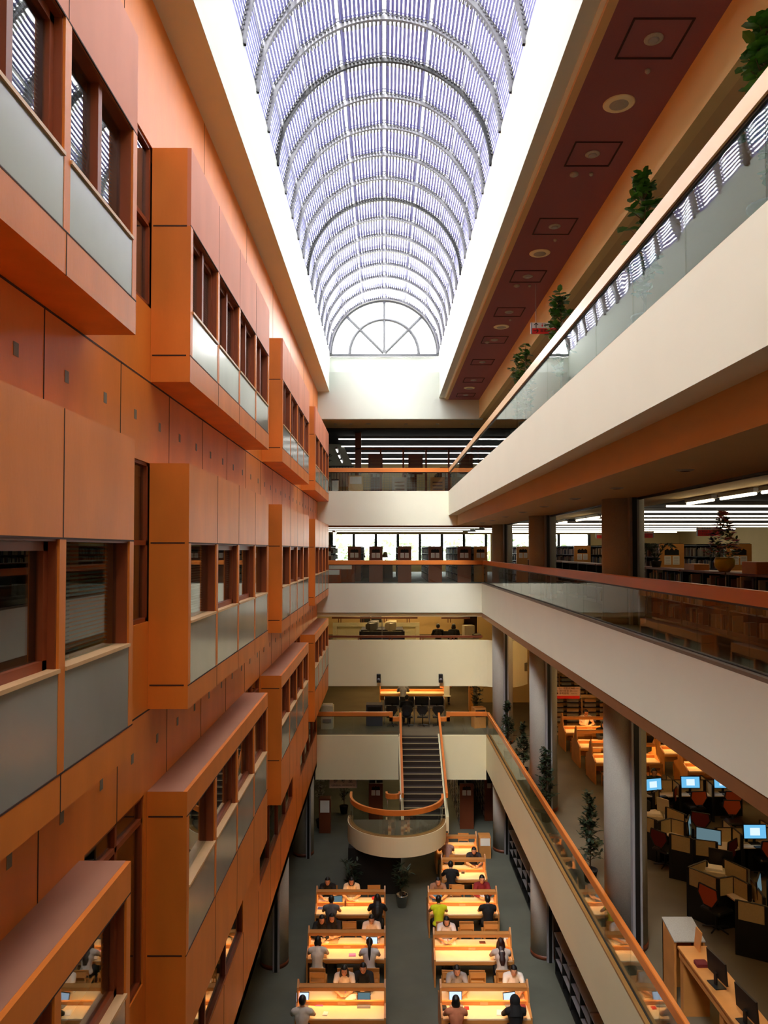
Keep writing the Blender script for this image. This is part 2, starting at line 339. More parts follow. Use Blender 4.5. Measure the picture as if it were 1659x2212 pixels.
# projecting bays
def make_bay(i, r):
    (a,b) = BAYS[i]; tp,wt,sl,pb,bt = ROWS[r]
    root = thing('bay_window', '%s wood clad window bay projecting from the left wall, %s, %s' % ('orange, salmon faced' if r==0 else ('orange' if r==1 else 'brown topped orange'), RN[r], BN[i]), 'bay window', (XR,(a+b)/2,bt), group=None)
    t = .05
    # casing: ends, top, bottom
    q = MB(); q.mi=0
    q.box(XR+.001,XF-t,a,a+t,bt,tp); q.box(XR+.001,XF-t,b-t,b,bt,tp)          # side cheeks
    q.box(XR+.001,XF-t,a+t,b-t,bt,bt+t); q.mi=3 if r==2 else 0; q.box(XR+.001,XF-t+.001,a+.001,b-.001,tp-t,tp+.003); q.mi=0
    q.box(XF-t,XF,a,b,bt,pb)
    q.mi=2 if r==0 else 0
    q.box(XF-t,XF,a,b,wt,tp)
    q.mi=1
    for z in (wt, pb if r else pb): q.box(XR+.02,XF-t,a-.003,a+.01,z-.009,z+.009)
    for k in range(1,4):
        y=a+(b-a)*k/4
        q.box(XF-.01,XF+.002,y-.007,y+.007,bt,pb)
        if r==1: q.box(XF-.01,XF+.002,y-.007,y+.007,wt+.01,tp)
        if r==0: q.box(XF-.01,XF+.002,y-.004,y+.004,wt+.01,tp)
    q.box(XF-.01,XF+.002,a,b,wt-.004,wt+.01); q.box(XF-.01,XF+.002,a,b,pb-.01,pb+.004)
    q.build('casing', [M['ply'],M['groove'],M['salmon'],M['ctop']], root, True)
    m = MB(); mw=.055
    for k in range(5):
        y=a+(b-a)*k/4; y0,y1=(a,a+2*mw) if k==0 else ((b-2*mw,b) if k==4 else (y-mw,y+mw))
        m.box(XF-t,XF,y0,y1,pb,wt)
    m.build('mullion_frame', M['ply'], root, True)
    for k in range(4):
        y0=a+(b-a)*k/4+(2*mw if k==0 else mw); y1=a+(b-a)*(k+1)/4-(2*mw if k==3 else mw)
        p = MB(); p.box(XF-.03,XF-.004,y0,y1,pb,sl-.03)
        p.build('spandrel_panel', M['spandrel'], root, True)
        w = MB(); dp=.15
        for c in ((y0,y0+.02,sl,wt),(y1-.02,y1,sl,wt)): w.box(XF-dp,XF-.02,*c)
        w.box(XF-dp,XF-.02,y0,y1,wt-.02,wt)
        sash = (k in (1,2)) or (i==0 and k==2) or R.random()<.3
        if sash:
            for c in ((y0+.02,y0+.09,sl,wt-.02),(y1-.09,y1-.02,sl,wt-.02),(y0,y1,sl,sl+.07),(y0,y1,wt-.09,wt-.02)): w.box(XF-dp+.02,XF-dp+.07,*c)
        if r==0: w.box(XF-dp+.0,XF-dp+.10,(y0+y1)/2-.04,(y0+y1)/2+.04,sl,wt)
        w.mi=1; w.box(XF-dp,XF+.015,y0,y1,sl-.03,sl)
        wf = w.build('window_frame', [M['reveal'],M['sill']], root, True)
        g = MB(); g.box(XF-dp+.025,XF-dp+.033,y0,y1,sl,wt)
        go = g.build('pane', M['pane'], wf); go.data.transform(Matrix.Translation(-Vector(root.location)))
        if R.random() < .75:
            bl = MB(); z=wt-.04; zb = sl+R.choice([.02,.25,.02])
            while z > zb: bl.obox((XF-dp-.06,(y0+y1)/2,z),(.03,y1-y0-.04,.003),ry=.5); z-=.035
            bo = bl.build('blind', M['blind'], wf); bo.data.transform(Matrix.Translation(-Vector(root.location)))
    return root
M['blind'] = mat('blind_slats', (120,120,104), .6)
for r in range(3):
    for i in range(4): make_bay(i, r)
# ================= barrel skylight =================
NR = 28; SP = 1.31
w = struct(thing('window_1', None, None, (0,YE,ZS)))
NF = 8; RI, RL, RG = 2.33, 2.44, 2.66
def vp(r, a, y): return (r*math.cos(a), y, ZS+.02+r*math.sin(a))
for k in range(NR):                     # circular ribs
    y = YE-.06-SP*k
    q = MB(); n=40; vs=[]; hw = .035; dk = k in (7,12)
    for i in range(n+1):
        a = PI*i/n
        for (r,dy) in ((RI,-hw),(RI,hw),(RI+.09,hw),(RI+.09,-hw)): vs.append(vp(r,a,y+dy))
    fs = [(i*4+j,i*4+(j+1)%4,(i+1)*4+(j+1)%4,(i+1)*4+j) for i in range(n) for j in range(4)]
    q.add(vs, fs); q.build('rib', M['black'] if dk else M['rib'], w, True)
    q = MB()                            # faceted double glazing bars above each rib, with struts
    for f in range(NF):
        a0, a1 = PI*f/NF, PI*(f+1)/NF
        for dy in (.12,.22):
            q.tube([vp(RG-.02,a0,y+dy),vp(RG-.02,a1,y+dy)], .02, 4)
            q.tube([vp(RL+.02,a0,y+dy-.17),vp(RL+.02,a1,y+dy-.17)], .011, 4)
        q.tube([vp(RI+.05,a0,y),vp(RG,a0,y+.17)], .018, 4)
    q.mi = 1
    for f in range(NF):
        p0 = Vector(vp(RL,PI*f/NF,0)); p1 = Vector(vp(RL,PI*(f+1)/NF,0)); am = PI*(f+.5)/NF; nr = Vector((math.cos(am),0,math.sin(am))); tg = Vector((-nr.z,0,nr.x))
        for j in range(1,11):
            p = p0.lerp(p1,j/11)
            vs = [p+tg*sx*.02+nr*sz*.02+Vector((0,y+yy,0)) for yy in (-.06,.24) for sx,sz in ((-1,-1),(1,-1),(1,1),(-1,1))]
            q.add(vs, [(0,1,2,3),(7,6,5,4),(0,4,5,1),(1,5,6,2),(2,6,7,3),(3,7,4,0)])
    q.build('glazing_bar', [M['rib'],M['bracket']], w, True)
for f in range(NF+1):                   # purlins
    a = PI*f/NF; q = MB()
    for da in (-.022,.022): q.obox((0,0,0),(.045,NR*SP,.10)) if False else q.add(
        [vp(r,a+da+o,yy) for yy in (YE,YE-NR*SP) for (r,o) in ((RG-.16,-.008),(RG-.16,.008),(RG-.06,.008),(RG-.06,-.008))],
        [(0,1,2,3),(7,6,5,4),(0,4,5,1),(1,5,6,2),(2,6,7,3),(3,7,4,0)])
    q.build('purlin', M['bracket'], w, True)
for f in range(NF):                     # lengthwise louvers
    a0, a1 = PI*f/NF, PI*(f+1)/NF
    for j in range(1,11):
        t = (j)/11; p0 = Vector(vp(RL+.03,a0,0)); p1 = Vector(vp(RL+.03,a1,0)); p = p0.lerp(p1,t)
        nrm = Vector((math.cos((a0+a1)/2),0,math.sin((a0+a1)/2))); tg = Vector((-nrm.z,0,nrm.x))
        hw, hh = .029, .005; vs = [p+tg*sx*hw+nrm*sz*hh+Vector((0,yy,0)) for yy in (YE,YE-NR*SP) for sx,sz in ((-1,-1),(1,-1),(1,1),(-1,1))]
        q = MB(); q.add(vs, [(0,1,2,3),(7,6,5,4),(0,4,5,1),(1,5,6,2),(2,6,7,3),(3,7,4,0)]); q.build('louver_bar', M['louver'], w, True)
q = MB()
for f in range(NF):
    a0, a1 = PI*f/NF, PI*(f+1)/NF
    q.add([vp(RG+.05,a0,YE),vp(RG+.05,a1,YE),vp(RG+.05,a1,YE-NR*SP),vp(RG+.05,a0,YE-NR*SP)], [(0,1,2,3)])
    q.add([vp(RG+.056,a0,YE),vp(RG+.056,a1,YE),vp(RG+.056,a1,YE-NR*SP),vp(RG+.056,a0,YE-NR*SP)], [(3,2,1,0)])
q.build('pane', M['vglass'], w, True)
# fan window at the end of the vault
w = struct(thing('window_2', None, None, (0,YE,ZS)))
q = MB()
for r,t in ((RI,.075),(1.5,.075)):
    q.tube([vp(r,PI*i/32,YE+.08) for i in range(33)], t, 6)
for a in (PI/4,PI/2,3*PI/4): q.tube([vp(.05,a,YE+.08),vp(RI,a,YE+.08)], .07, 6)
q.box(-XS,XS,YE+.02,YE+.14,ZS-.08,ZS+.02); q.build('window_frame', M['fan'], w, True)
q = MB(); n=32; q.add([vp(RG,PI*i/n,YE+.1) for i in range(n+1)], [tuple(range(n+1))]); q.build('pane', M['vglass'], w, True)
q = MB(); n=32; vs=[vp(2.36,PI*i/n,YE+.16) for i in range(n+1)]+[vp(3.3,PI*i/n,YE+.16) for i in range(n+1)]

# ================= balustrades =================
def balustrade(name, label, pts, floor, step=1.45, wood='wood', curb=None, railh=1.0, glass0=.06, rail_t=.09, rail_d=.18, group=None):
    o = thing(name, label, 'balustrade', (pts[0][0],pts[0][1],floor), group=group)
    P3 = [Vector((p[0],p[1],floor)) for p in pts]
    q = MB(); h=rail_t/2
    q.sweep(P3, [(-h,railh-rail_d),(-h,railh-.012),(-h+.012,railh),(h-.012,railh),(h,railh-.012),(h,railh-rail_d)])
    q.build('handrail', M[wood], o, True)
    q = MB(); q.sweep(P3, [(-.02,railh-rail_d-.03),(-.02,railh-rail_d),(.02,railh-rail_d),(.02,railh-rail_d-.03)]); q.build('rail_channel', M['black'], o, True)
    if curb:
        q = MB(); q.sweep(P3, [(-.09,0),(-.09,.05),(.10,.05),(.10,0)]); q.build('base_curb', M[curb], o, True)
        q = MB(); q.sweep(P3, [(-.02,.05),(-.02,.065),(.02,.065),(.02,.05)]); q.build('glass_channel', M['black'], o, True)
    for a,b in zip(P3,P3[1:]):
        L = (b-a).length; n = max(1,round(L/step)); d=(b-a)/L; nn=Vector((d.y,-d.x,0))*.006
        for k in range(n):
            p=a+d*(L*k/n+.006); r_=a+d*(L*(k+1)/n-.006); z0=glass0; z1=railh-rail_d-.01
            g=MB(); up=Vector((0,0,1))
            vs=[p-nn+up*z0,r_-nn+up*z0,r_+nn+up*z0,p+nn+up*z0,p-nn+up*z1,r_-nn+up*z1,r_+nn+up*z1,p+nn+up*z1]
            g.add(vs,[(0,3,2,1),(4,5,6,7),(0,1,5,4),(1,2,6,5),(2,3,7,6),(3,0,4,7)]); g.build('glass_panel', M['glass'], o, True)
    return o
M['woodsky'] = mat('skylit_handrail_wood', (232,186,128), .28, var=.10, scale=2, stretch=(1,.25,1))  # handrail wood copy made paler: the skylight's reflection is put into its colour
M['curbw'] = mat('brass_brown_curb', (150,108,52), .45, var=.06)
M['curbg'] = mat('grey_brown_curb', (120,106,88), .5, var=.06)
balustrade('glass_balustrade','glass balustrade with skylit orange wooden handrail along the upper right gallery',[(RX4+.06,YE-.02),(RX4+.06,1.0)],L4+.03,curb=None,wood='woodsky')
balustrade('glass_balustrade','glass balustrade with bright orange handrail across the end of the top gallery',[(-2.85,YE+.06),(RX4-.0,YE+.06)],L4+.03,wood='woodx')
balustrade('glass_balustrade','dark glass balustrade with reddish handrail along the right side of the middle gallery',[(RX3+.1,YE-.02),(RX3+.1,1.5)],L3+.03,curb='curbg')
balustrade('glass_balustrade','glass balustrade with orange handrail in front of the end bookcases',[(-2.85,YE+.06),(RX3+.05,YE+.06)],L3+.03,wood='woodx')
balustrade('glass_balustrade','glass balustrade with yellow-orange handrail running diagonally above the lowest right balcony edge',[(RX1+.1,YE-.02),(RX1+.1,8)],L1+.02,curb='curbw')
ST0, ST1 = .64, 2.40
balustrade('glass_balustrade','glass balustrade with stepped handrail left of the staircase top',[(-2.9,YE+.06),(ST0-.36,YE+.06)],L1+.02,wood='woodx')
balustrade('glass_balustrade','short glass balustrade with stepped handrail right of the staircase top',[(ST1+.36,YE+.06),(RX1+.05,YE+.06)],L1+.02,wood='woodx')
# ================= staircase with round landing =================
LZ, LY, LX, LR = -10.13, 28.05, .47, 1.84
st = thing('staircase','dark carpeted staircase descending from the reading floor to a round landing','staircase',((ST0+ST1)/2,LY,GZ))
NS=13; rise=(L1-LZ)/NS; run=(YE-LY)/NS
tx0, tx1 = ST0+.10, ST1-.10
q=MB(); q2=MB()
for k in range(NS):
    y=LY+run*k; z=LZ+rise*(k+1); q.box(tx0,tx1,y,y+run+.02,z-rise,z) if k else q.box(tx0,tx1,y,y+run+.02,z-rise,z)
    q2.box(tx0+.01,tx1-.01,y-.012,y+.055,z-.012,z+.006)
M['tread']=mat('stair_carpet',(46,34,26),.95,var=.1); M['nosing']=mat('stair_nosing',(150,134,100),.7)
q.build('flight', M['tread'], st, True); q2.build('nosings', M['nosing'], st, True)
for s,x in ((0,ST0),(1,ST1)):
    q=MB(); q.prism([(YE,L1-.02),(YE,L1-.5),(LY+.1,LZ-.5),(LY-.02,LZ-.5),(LY-.02,LZ+.12)],'x',x-(.0 if s else .02),x+(.02 if s else .0)); 
    q.prism([(YE,L1+.10),(YE,L1-.42),(LY,LZ-.42),(LY,LZ+.10)],'x',min(x,x+(.1 if s==0 else -.1)),max(x,x+(.1 if s==0 else -.1)))
    q.build('stringer', M['cream'], st, True)
    q=MB(); xm=x+(.05 if s==0 else -.05); hr=.92
    q.prism([(YE+.05,L1+hr+.07),(YE+.05,L1+hr-.11),(LY,LZ+hr-.11),(LY,LZ+hr+.07)],'x',xm-.045,xm+.045); q.build('handrail', M['wood'], st, True)
    q=MB(); q.prism([(YE,L1+hr-.11),(YE,L1+.10),(LY,LZ+.10),(LY,LZ+hr-.11)],'x',xm-.006,xm+.006); q.build('glass_panel', M['glass'], st, True)
    # stepped end of the gallery handrail
    q=MB(); xo=x+(-.02 if s==0 else .02); sg=-1 if s==0 else 1
    q.box(min(xo+sg*.40,xo+sg*.25),max(xo+sg*.40,xo+sg*.25),YE+.01,YE+.11,L1+.62,L1+1.02)
    q.box(min(xo+sg*.40,xo-sg*.03),max(xo+sg*.40,xo-sg*.03),YE+.01,YE+.11,L1+.62,L1+.80); q.build('rail_end', M['woodx'], st, True)
    q=MB(); q.box(min(xo+sg*.35,xo),max(xo+sg*.35,xo),YE+.05,YE+.062,L1+.08,L1+.62); q.build('glass_panel', M['glass'], st, True)
# landing: slab, curved fascia, curved glass and rail
def arcp(r,a0,a1,n,z): return [Vector((LX+r*math.cos(rad(a0+(a1-a0)*i/n)), LY+r*math.sin(rad(a0+(a1-a0)*i/n)), z)) for i in range(n+1)]
ld=thing('stair_landing','half-round stair landing with cream curved fascia and curved orange handrail','landing',(LX,LY,LZ))
q=MB(); pts=[(p.x,p.y) for p in arcp(LR-.1,180,360,40,0)]; q.prism(pts+[(LX+LR-.1,LY+.02),(LX-LR+.1,LY+.02)],'z',LZ-.14,LZ); q.build('deck', M['carpet2'], ld, True)
q=MB(); q.sweep([Vector((LX-LR,LY+.35,0))]+arcp(LR,180,360,48,0)+[Vector((LX+LR,LY+.25,0))],[(0,LZ-.66),(0,LZ+.03),(-.12,LZ+.03),(-.12,LZ-.66)]); q.build('curved_fascia', M['cream'], ld, True)
q=MB(); pts=[(p.x,p.y) for p in arcp(LR-.13,180,360,40,0)]; q.prism(pts,'z',LZ-.64,LZ-.16); q.build('underside', M['brown'], ld, True)
q=MB(); pa=[Vector((LX-LR+.12,LY+.35,LZ))]+arcp(LR-.12,180,360,48,LZ)+[Vector((LX+LR-.12,LY+.1,LZ))]
q.sweep(pa,[(-.045,.76),(-.045,.94),(.045,.94),(.045,.76)]); q.build('handrail', M['wood'], ld, True)
q=MB(); q.sweep(pa,[(-.006,.05),(-.006,.76),(.006,.76),(.006,.05)]); q.build('curved_glass', M['glass'], ld, True)
q=MB(); q.sweep(pa,[(-.08,0),(-.08,.05),(.09,.05),(.09,0)]); q.build('base_curb', M['curbw'], ld, True)
q=MB(); ct=[Vector((.58+.0,LY+.30,LZ)),Vector((.58,LY+.12,LZ)),Vector((.52,LY+.02,LZ)),Vector((.42,LY-.03,LZ)),Vector((.24,LY-.03,LZ)),Vector((.14,LY+.02,LZ)),Vector((.09,LY+.12,LZ)),Vector((.09,LY+.30,LZ))]
q.sweep(ct,[(-.04,.78),(-.04,.96),(.04,.96),(.04,.78)]); q.build('return_rail', M['wood'], ld, True)
q=MB(); q.tube([(.60,LY-.04,LZ),(.60,LY-.04,LZ+.95)],.03,8); q.tube([(.12,LY+.1,LZ),(.12,LY+.1,LZ+.78)],.015,8); q.build('post', M['chrome'], ld, True)
# second flight going down behind the landing
s2=thing('staircase','dark lower stair flight hidden behind the round landing','staircase',(-.5,LY,GZ))
q=MB(); n=14; rr=(LZ-GZ)/n; rn=.28
for k in range(n): q.box(-1.3,.05,LY+rn*k,LY+rn*(k+1)+.02,LZ-rr*(k+1)-.2,LZ-rr*(k+1)+ (0 if k else 0))
q.build('flight', M['tread'], s2, True)
q=MB(); 
for x in (-1.36,.06): q.prism([(LY,LZ+.1),(LY+rn*n,GZ+.1),(LY+rn*n-.9,GZ),(LY,LZ-.6)],'x',x,x+.06)
q.build('stringer', M['cream'], s2, True)
q=MB(); q.box(-1.3,.6,27.0,27.4,GZ,LZ-.64); struct(q.build('wall_landing_support', M['dark']))  # block coloured dark for the shadow and dark planters below the landing

# ================= columns with shutter tracks =================
def column(x, y, z0, z1, lab, side=0, base=True):
    c = thing('round_column', lab, 'column', (x,y,z0)); r=.42
    q=MB(); q.lathe([(r,.0),(r,z1-z0)],(0,0,0),40); q.build('shaft', M['conc'], c)
    if base: q=MB(); q.lathe([(r+.012,0),(r+.012,.12)],(0,0,0),40); q.build('base_band', M['wooddk'], c)
    q=MB(); q.box(side-.045,side+.045,-.56,-.40,0,z1-z0); q.build('shutter_track', M['black'], c)
    q=MB()
    for a in (-1,1): q.box(side+a*.07-.025,side+a*.07+.025,-.54,-.40,0,z1-z0)
    q.build('track_flange', M['steel'], c)
nm=['second','third','fourth']
for i,y in enumerate((15.3,23.1,31.0)):
    column(4.93,y,L3,1.04,'round grey column with black shutter track on the middle gallery, %s' % ['widest and closest to the flower pot','between the closest and the end one','farthest, beside the end bookcases'][i],.06)
    column(4.93,y,L1,-2.92,'tall round grey column on the reading floor, %s' % ['large one beside the computer desks','middle one beside the lit study desks','farthest one behind the first potted tree'][i],.06)
column(4.93,23.1,GZ,-9.5,'round grey column on the ground floor right of the front study tables',.06)
column(4.93,31.0,GZ,-9.5,'round grey column on the ground floor beside the small wooden cabinet',.06)
column(4.93,15.3,GZ,-9.5,'round grey column on the ground floor under the lowest right balcony, nearest',.06)
column(-3.3,22.6,GZ,-9.3,'round grey column on the ground floor under the orange wall, left of the study tables',.12)
column(-3.3,30.6,GZ,-9.3,'round grey column on the ground floor under the orange wall, near the reference sign',.25)

# ================= ceiling fittings =================
def frame_light(x,y):
    o=thing('ceiling_panel_light','square framed downlight panel in the mauve ceiling','ceiling light',(x,y,6.5))
    q=MB(); s=.38; t=.025
    for c in ((-s,s,-s,-s+t),(-s,s,s-t,s),(-s,-s+t,-s,s),(s-t,s,-s,s)): q.box(c[0],c[1],c[2],c[3],-.012,.0)
    q.build('frame', M['purpled'], o)
    q=MB(); q.lathe([(.10,-.018),(.12,-.006),(.12,0)],(0,0,0),20); q.build('trim_ring', M['conc'], o)
    q=MB(); q.lathe([(.045,-.03),(.07,-.019)],(0,0,0),14); q.build('bulb', M['steel'], o)
    return o
pts=[(1412,84),(1280,333),(1198,489),(1140,597),(1100,674),(1068,734),(1042,782),(1023,821),(1006,853)]
ordn=['nearest','second nearest','third','fourth','fifth','sixth','seventh','eighth','farthest']
f0=None
for i,p in enumerate(pts):
    P=at_z(p[0],p[1],6.5); lab='square framed downlight in the mauve ceiling, %s from the camera'%ordn[i]
    if f0 is None: f0=frame_light(P.x,P.y); f0['label']=lab; f0['group']='framed downlights in the mauve ceiling'
    else: dup(f0,(P.x,P.y,6.5),0,lab)
s0=None
for i,p in enumerate([(1337,224),(1166,547),(1083,706),(1014,838)]):
    P=at_z(p[0],p[1],6.5); lab='round cream ceiling speaker in the mauve ceiling, %s of four from the camera'%['first','second','third','fourth'][i]
    if s0 is None:
        s0=thing('ceiling_speaker',lab,'ceiling speaker',P,group='round speakers in the mauve ceiling')
        q=MB(); q.lathe([(.14,-.02),(.21,-.015),(.23,0)],(0,0,0),28); q.build('rim', M['cream'], s0)
        q=MB(); q.lathe([(.02,-.028),(.12,-.024),(.14,-.019)],(0,0,0),28); q.build('grille', M['conc'], s0)
    else: dup(s0,P,0,lab)
d0=None
for i,p in enumerate([(1399,151),(1240,375),(1277,374),(1199,517),(1116,616),(1144,616),(1052,738),(1102,690)]):
    P=at_z(p[0],p[1],6.5); big = p[0] in (1240,1116,1052)
    q=MB(); r=.075 if big else .035; q.lathe([(r*.5,-.05),(r,-.03),(r,0)],(0,0,0),14); o=q.build('smoke_detector' if big else 'sprinkler', M['conc'])
    tag(o,'%s in the mauve ceiling, number %s from the camera side'%('small round detector' if big else 'tiny sprinkler head',['one','two','three','four','five','six','seven','eight'][i]),'smoke detector' if big else 'sprinkler'); o.location=P
    o['label']=[ 'tiny sprinkler just behind the nearest framed ceiling light','round detector behind the second framed ceiling light','tiny sprinkler beside the detector at the second framed light','tiny sprinkler behind the third framed ceiling light','round detector behind the fourth framed ceiling light','tiny sprinkler beside the detector at the fourth framed light','small detector beside the sixth framed ceiling light','tiny sprinkler behind the fifth framed ceiling light'][i]
g0=None
for i,p in enumerate([(1480,1015),(1332,1054),(1242,1077),(1176,1094),(1130,1106),(1092,1116),(1064,1124),(1042,1129)]):
    P=at_z(p[0],p[1],1.04); lab='flat round downlight in the tan balcony underside, %s from the camera'%ordn[i]
    if g0 is None:
        g0=thing('downlight',lab,'downlight',P,group='downlights under the upper right gallery'); q=MB(); q.lathe([(.07,-.02),(.11,-.008),(.12,0)],(0,0,0),22); q.build('rim', M['conc'], g0)
        q=MB(); q.lathe([(.03,-.012),(.065,-.021)],(0,0,0),16); q.build('lens', M['black'], g0)
    else: dup(g0,P,0,lab)
for i,(px,lab) in enumerate([(725,'leftmost'),(758,'second from left'),(795,'larger, third from left'),(877,'middle'),(945,'second from right'),(1020,'rightmost')]):
    P=at_y(px,917,33.2); P.z=5.66
    q=MB(); q.lathe([(.06,-.03),(.13 if i==2 else .08,-.015),(.13 if i==2 else .08,0)],(0,0,0),16); o=q.build('downlight', M['conc']); o.location=P; tag(o,'small ceiling fitting above the end of the top gallery, %s'%lab,'downlight')
# fluorescent rows, L4 end room and L3 reading room
M['tube']=emis('fluorescent_tube',(255,250,240),1.0)
M['tubew']=emis('fluorescent_tube_warm',(255,232,190),4.0)
M['tubel3']=emis('fluorescent_tube_l3',(255,240,214),.95)
def row_light(x0,x1,y,z,label,tm,group,ax='x'):
    o=thing('fluorescent_fixture',label,'ceiling light',((x0+x1)/2 if ax=='x' else y, y if ax=='x' else (x0+x1)/2, z),0 if ax=='x' else PI/2,group)
    h=(x1-x0)/2
    q=MB(); q.box(-h,h,-.06,.06,-.04,.05); q.build('housing', M['steel'], o)
    q=MB(); q.tube([(-h+.03,0,-.07),(h-.03,0,-.07)],.028,8); q.build('tube', M[tm], o); return o
on2=['first','second','third','fourth','fifth','sixth','seventh','eighth','ninth','tenth','eleventh','twelfth']
for i,y in enumerate((38.3,41,43.8,46.6,49.2)):
    row_light(-2.4,7.5,y,5.79,'long fluorescent light row in the top end room ceiling, %s row back'%on2[i],'tube','fluorescent rows of the top end room')
for i,(px,py) in enumerate([(728,971),(733,984),(738,994)]):
    P=at_y(px,py,36+1.6*i); row_light(-.5,.5,P.x,P.z,'short bright lamp on the sloping white wall left of the top end room, %s'%['highest','middle','lowest'][i],'tube','lamps on the sloping white wall','y').location=P
for i,y in enumerate((20,23,26,29,32.4,36,40,44,48)):
    x0 = 7.6 if y<32.2 else 5.4
    row_light(x0,19,y,1.24 if y<32.2 else 1.19,'long fluorescent strip in the right reading room ceiling, %s row back'%on2[i],'tubel3','fluorescent strips of the right reading room')
for i,y in enumerate((34.5,38,42,46)):
    row_light(-3.5,4.9,y,1.19,'long ceiling strip above the end bookcases, %s row back'%on2[i],'tubel3','ceiling strips above the end bookcases')
for i,(a,b) in enumerate([(16.7,18.2),(14.8,16.4),(13.1,14.6),(25.6,27.1),(27.3,28.7),(30.2,31.6),(21.4,22.5)]):
    o=row_light(a,b,7.45,1.19,'short bright tube lamp hanging beside the gallery ceiling edge, %s'%on2[i],'tubew','short tube lamps along the gallery ceiling edge','y')
slab('ceiling', M['tan'], 5.13, 7.6, Y0, YE, 1.25, 1.48)
slab('ceiling', M['dark'], 7.6, 20, Y0, YE, 1.3, 1.48)
P=at_y(723,1149,33.5); row_light(-.7,.7,P.x,P.z,'short bright tube lamp at the left end above the end bookcases','tubew',None,'y').location=P
# reading hall lamps (ground + L1 + L2)
M['tubeg']=emis('lamp_tube_soft',(255,214,150),9.0)
k=0
for (x0,x1,y,z,where) in ((5.6,9.6,12,-2.98,'above the computer desks'),(5.6,9.6,18,-2.98,'above the computer desks, second'),(5.6,9.6,24,-2.98,'above the right study desks'),(5.6,9.6,30,-2.98,'above the periodical shelves'),
        (-2,4,36,-5.56,'behind the curved parapet, lower room'),(-2,4,41,-5.56,'at the back of the lower end room'),(-2,4.2,36,-2.98,'above the blue grey counter'),(-2,4.2,41,-2.98,'near the tan wall with the dark door')):
    row_light(x0,x1,y,z,'long warm ceiling strip %s'%where,'tubeg',None)
for (x0,x1,y,where) in ((-2,3.8,36,'front'),(-2,3.8,42,'back')):
    row_light(x0,x1,y,-9.96,'long ceiling strip over the ground floor stacks, %s row'%where,'tubeg',None)
# ================= furniture =================
M['lamp']=emis('table_lamp_tube',(255,206,132),5.5)
M['paper']=mat('white_paper',(238,234,224),.8,var=.02)
M['print']=mat('printed_ink',(60,56,52),.8)
M['screen']=emis('screen_blue',(110,190,236),.22)
M['screenw']=emis('screen_pale',(196,216,244),.3)
M['scdim']=emis('screen_dim',(110,140,150),.15)
M['grey']=mat('grey_plastic',(120,120,124),.5); M['beige']=mat('beige_plastic',(206,196,166),.5)
M['part']=mat('beige_partition',(196,176,132),.85,var=.05,scale=30); M['deskw']=mat('white_desk_top',(226,214,196),.4)
M['felt']=mat('grey_blue_felt',(70,72,86),.9,var=.1,scale=40)
M['orangef']=mat('orange_mesh_fabric',(196,84,40),.8); M['redf']=mat('dark_red_fabric',(104,26,26),.8)
M['pink']=mat('pink_cover',(228,120,190),.6); M['red']=mat('red_cover',(206,30,34),.6); M['blue']=mat('blue_cover',(60,84,150),.6)
M['signpale']=mat('sign_white',(214,214,210),.5,var=.01)
M['signred']=mat('sign_red',(222,34,28),.5,var=.01); M['signpink']=mat('sign_pink',(214,184,168),.5,var=.01)
M['ceramic']=mat('yellow_pot',(226,204,60),.3)
PP=['nearest','second','third','fourth','farthest']
def make_table(wd=2.26):
    o=thing('reading_table','t','table'); h=wd/2
    q=MB(); q.bbox(-h+.04,h-.04,-.58,.58,.715,.75,.006); q.build('tabletop', M['oaktop'], o)
    q=MB(); q.box(-h+.04,h-.04,-.585,-.56,.63,.715); q.box(-h+.04,h-.04,.56,.585,.63,.715); q.box(-h+.04,h-.04,-.02,.02,.3,.715); q.build('apron', M['oak'], o)
    q=MB(); q.box(-h+.04,h-.04,-.035,.035,.75,.85); q.build('center_divider', M['oak'], o)
    q=MB(); q.box(-.10,.10,-.045,-.034,.765,.825); q.build('socket_plate', M['sill'], o)
    for s in (-1,1):
        q=MB(); x=s*(h-.02); q.prism([(-.58,0),(-.58,.77),(-.22,.92),(-.13,1.25),(0,1.40),(.13,1.25),(.22,.92),(.58,.77),(.58,0)],'x',x-.022,x+.022); q.build('side_panel', M['oak'], o)
    q=MB(); q.box(-h+.04,h-.04,-.10,.10,1.20,1.235); q.box(-h+.04,h-.04,-.105,-.08,1.15,1.235); q.box(-h+.04,h-.04,.08,.105,1.15,1.235); lb=q.build('lamp_beam', M['oak'], o)
    q=MB()
    for k in range(3):
        a=-h+.12+k*(wd-.24)/3; q.tube([(a+.02,-.035,1.165),(a+(wd-.24)/3-.04,-.035,1.165)],.02,8); q.tube([(a+.02,.035,1.165),(a+(wd-.24)/3-.04,.035,1.165)],.02,8)
    q.build('lamp_tube', M['lamp'], lb)
    return o
def make_chair():
    o=thing('reading_chair','c','chair')       # faces +y
    q=MB(); q.bbox(-.22,.22,-.20,.22,.42,.45,.012); q.build('seat', M['oak'], o)
    for s in (-1,1):
        q=MB(); q.tube([(s*.20,-.25,0),(s*.20,-.20,.43),(s*.20,-.27,.86)],[.017,.02,.015],4); q.build('leg', M['oak'], o)
        q=MB(); q.tube([(s*.20,.19,0),(s*.20,.19,.43)],[.016,.02],4); q.build('leg', M['oak'], o)
    q=MB(); q.obox((0,-.262,.80),(.44,.022,.13),rx=.16); q.build('back_rail', M['oak'], o)
    q=MB(); q.obox((0,-.232,.60),(.40,.018,.07),rx=.16); q.build('back_slat', M['oak'], o)
    q=MB(); q.box(-.2,.2,-.235,-.215,.18,.21); q.box(-.2,.2,.18,.2,.18,.21); q.build('stretcher', M['oak'], o)
    return o
T0=make_table(); CH0=make_chair(); used={'t':0,'c':0}
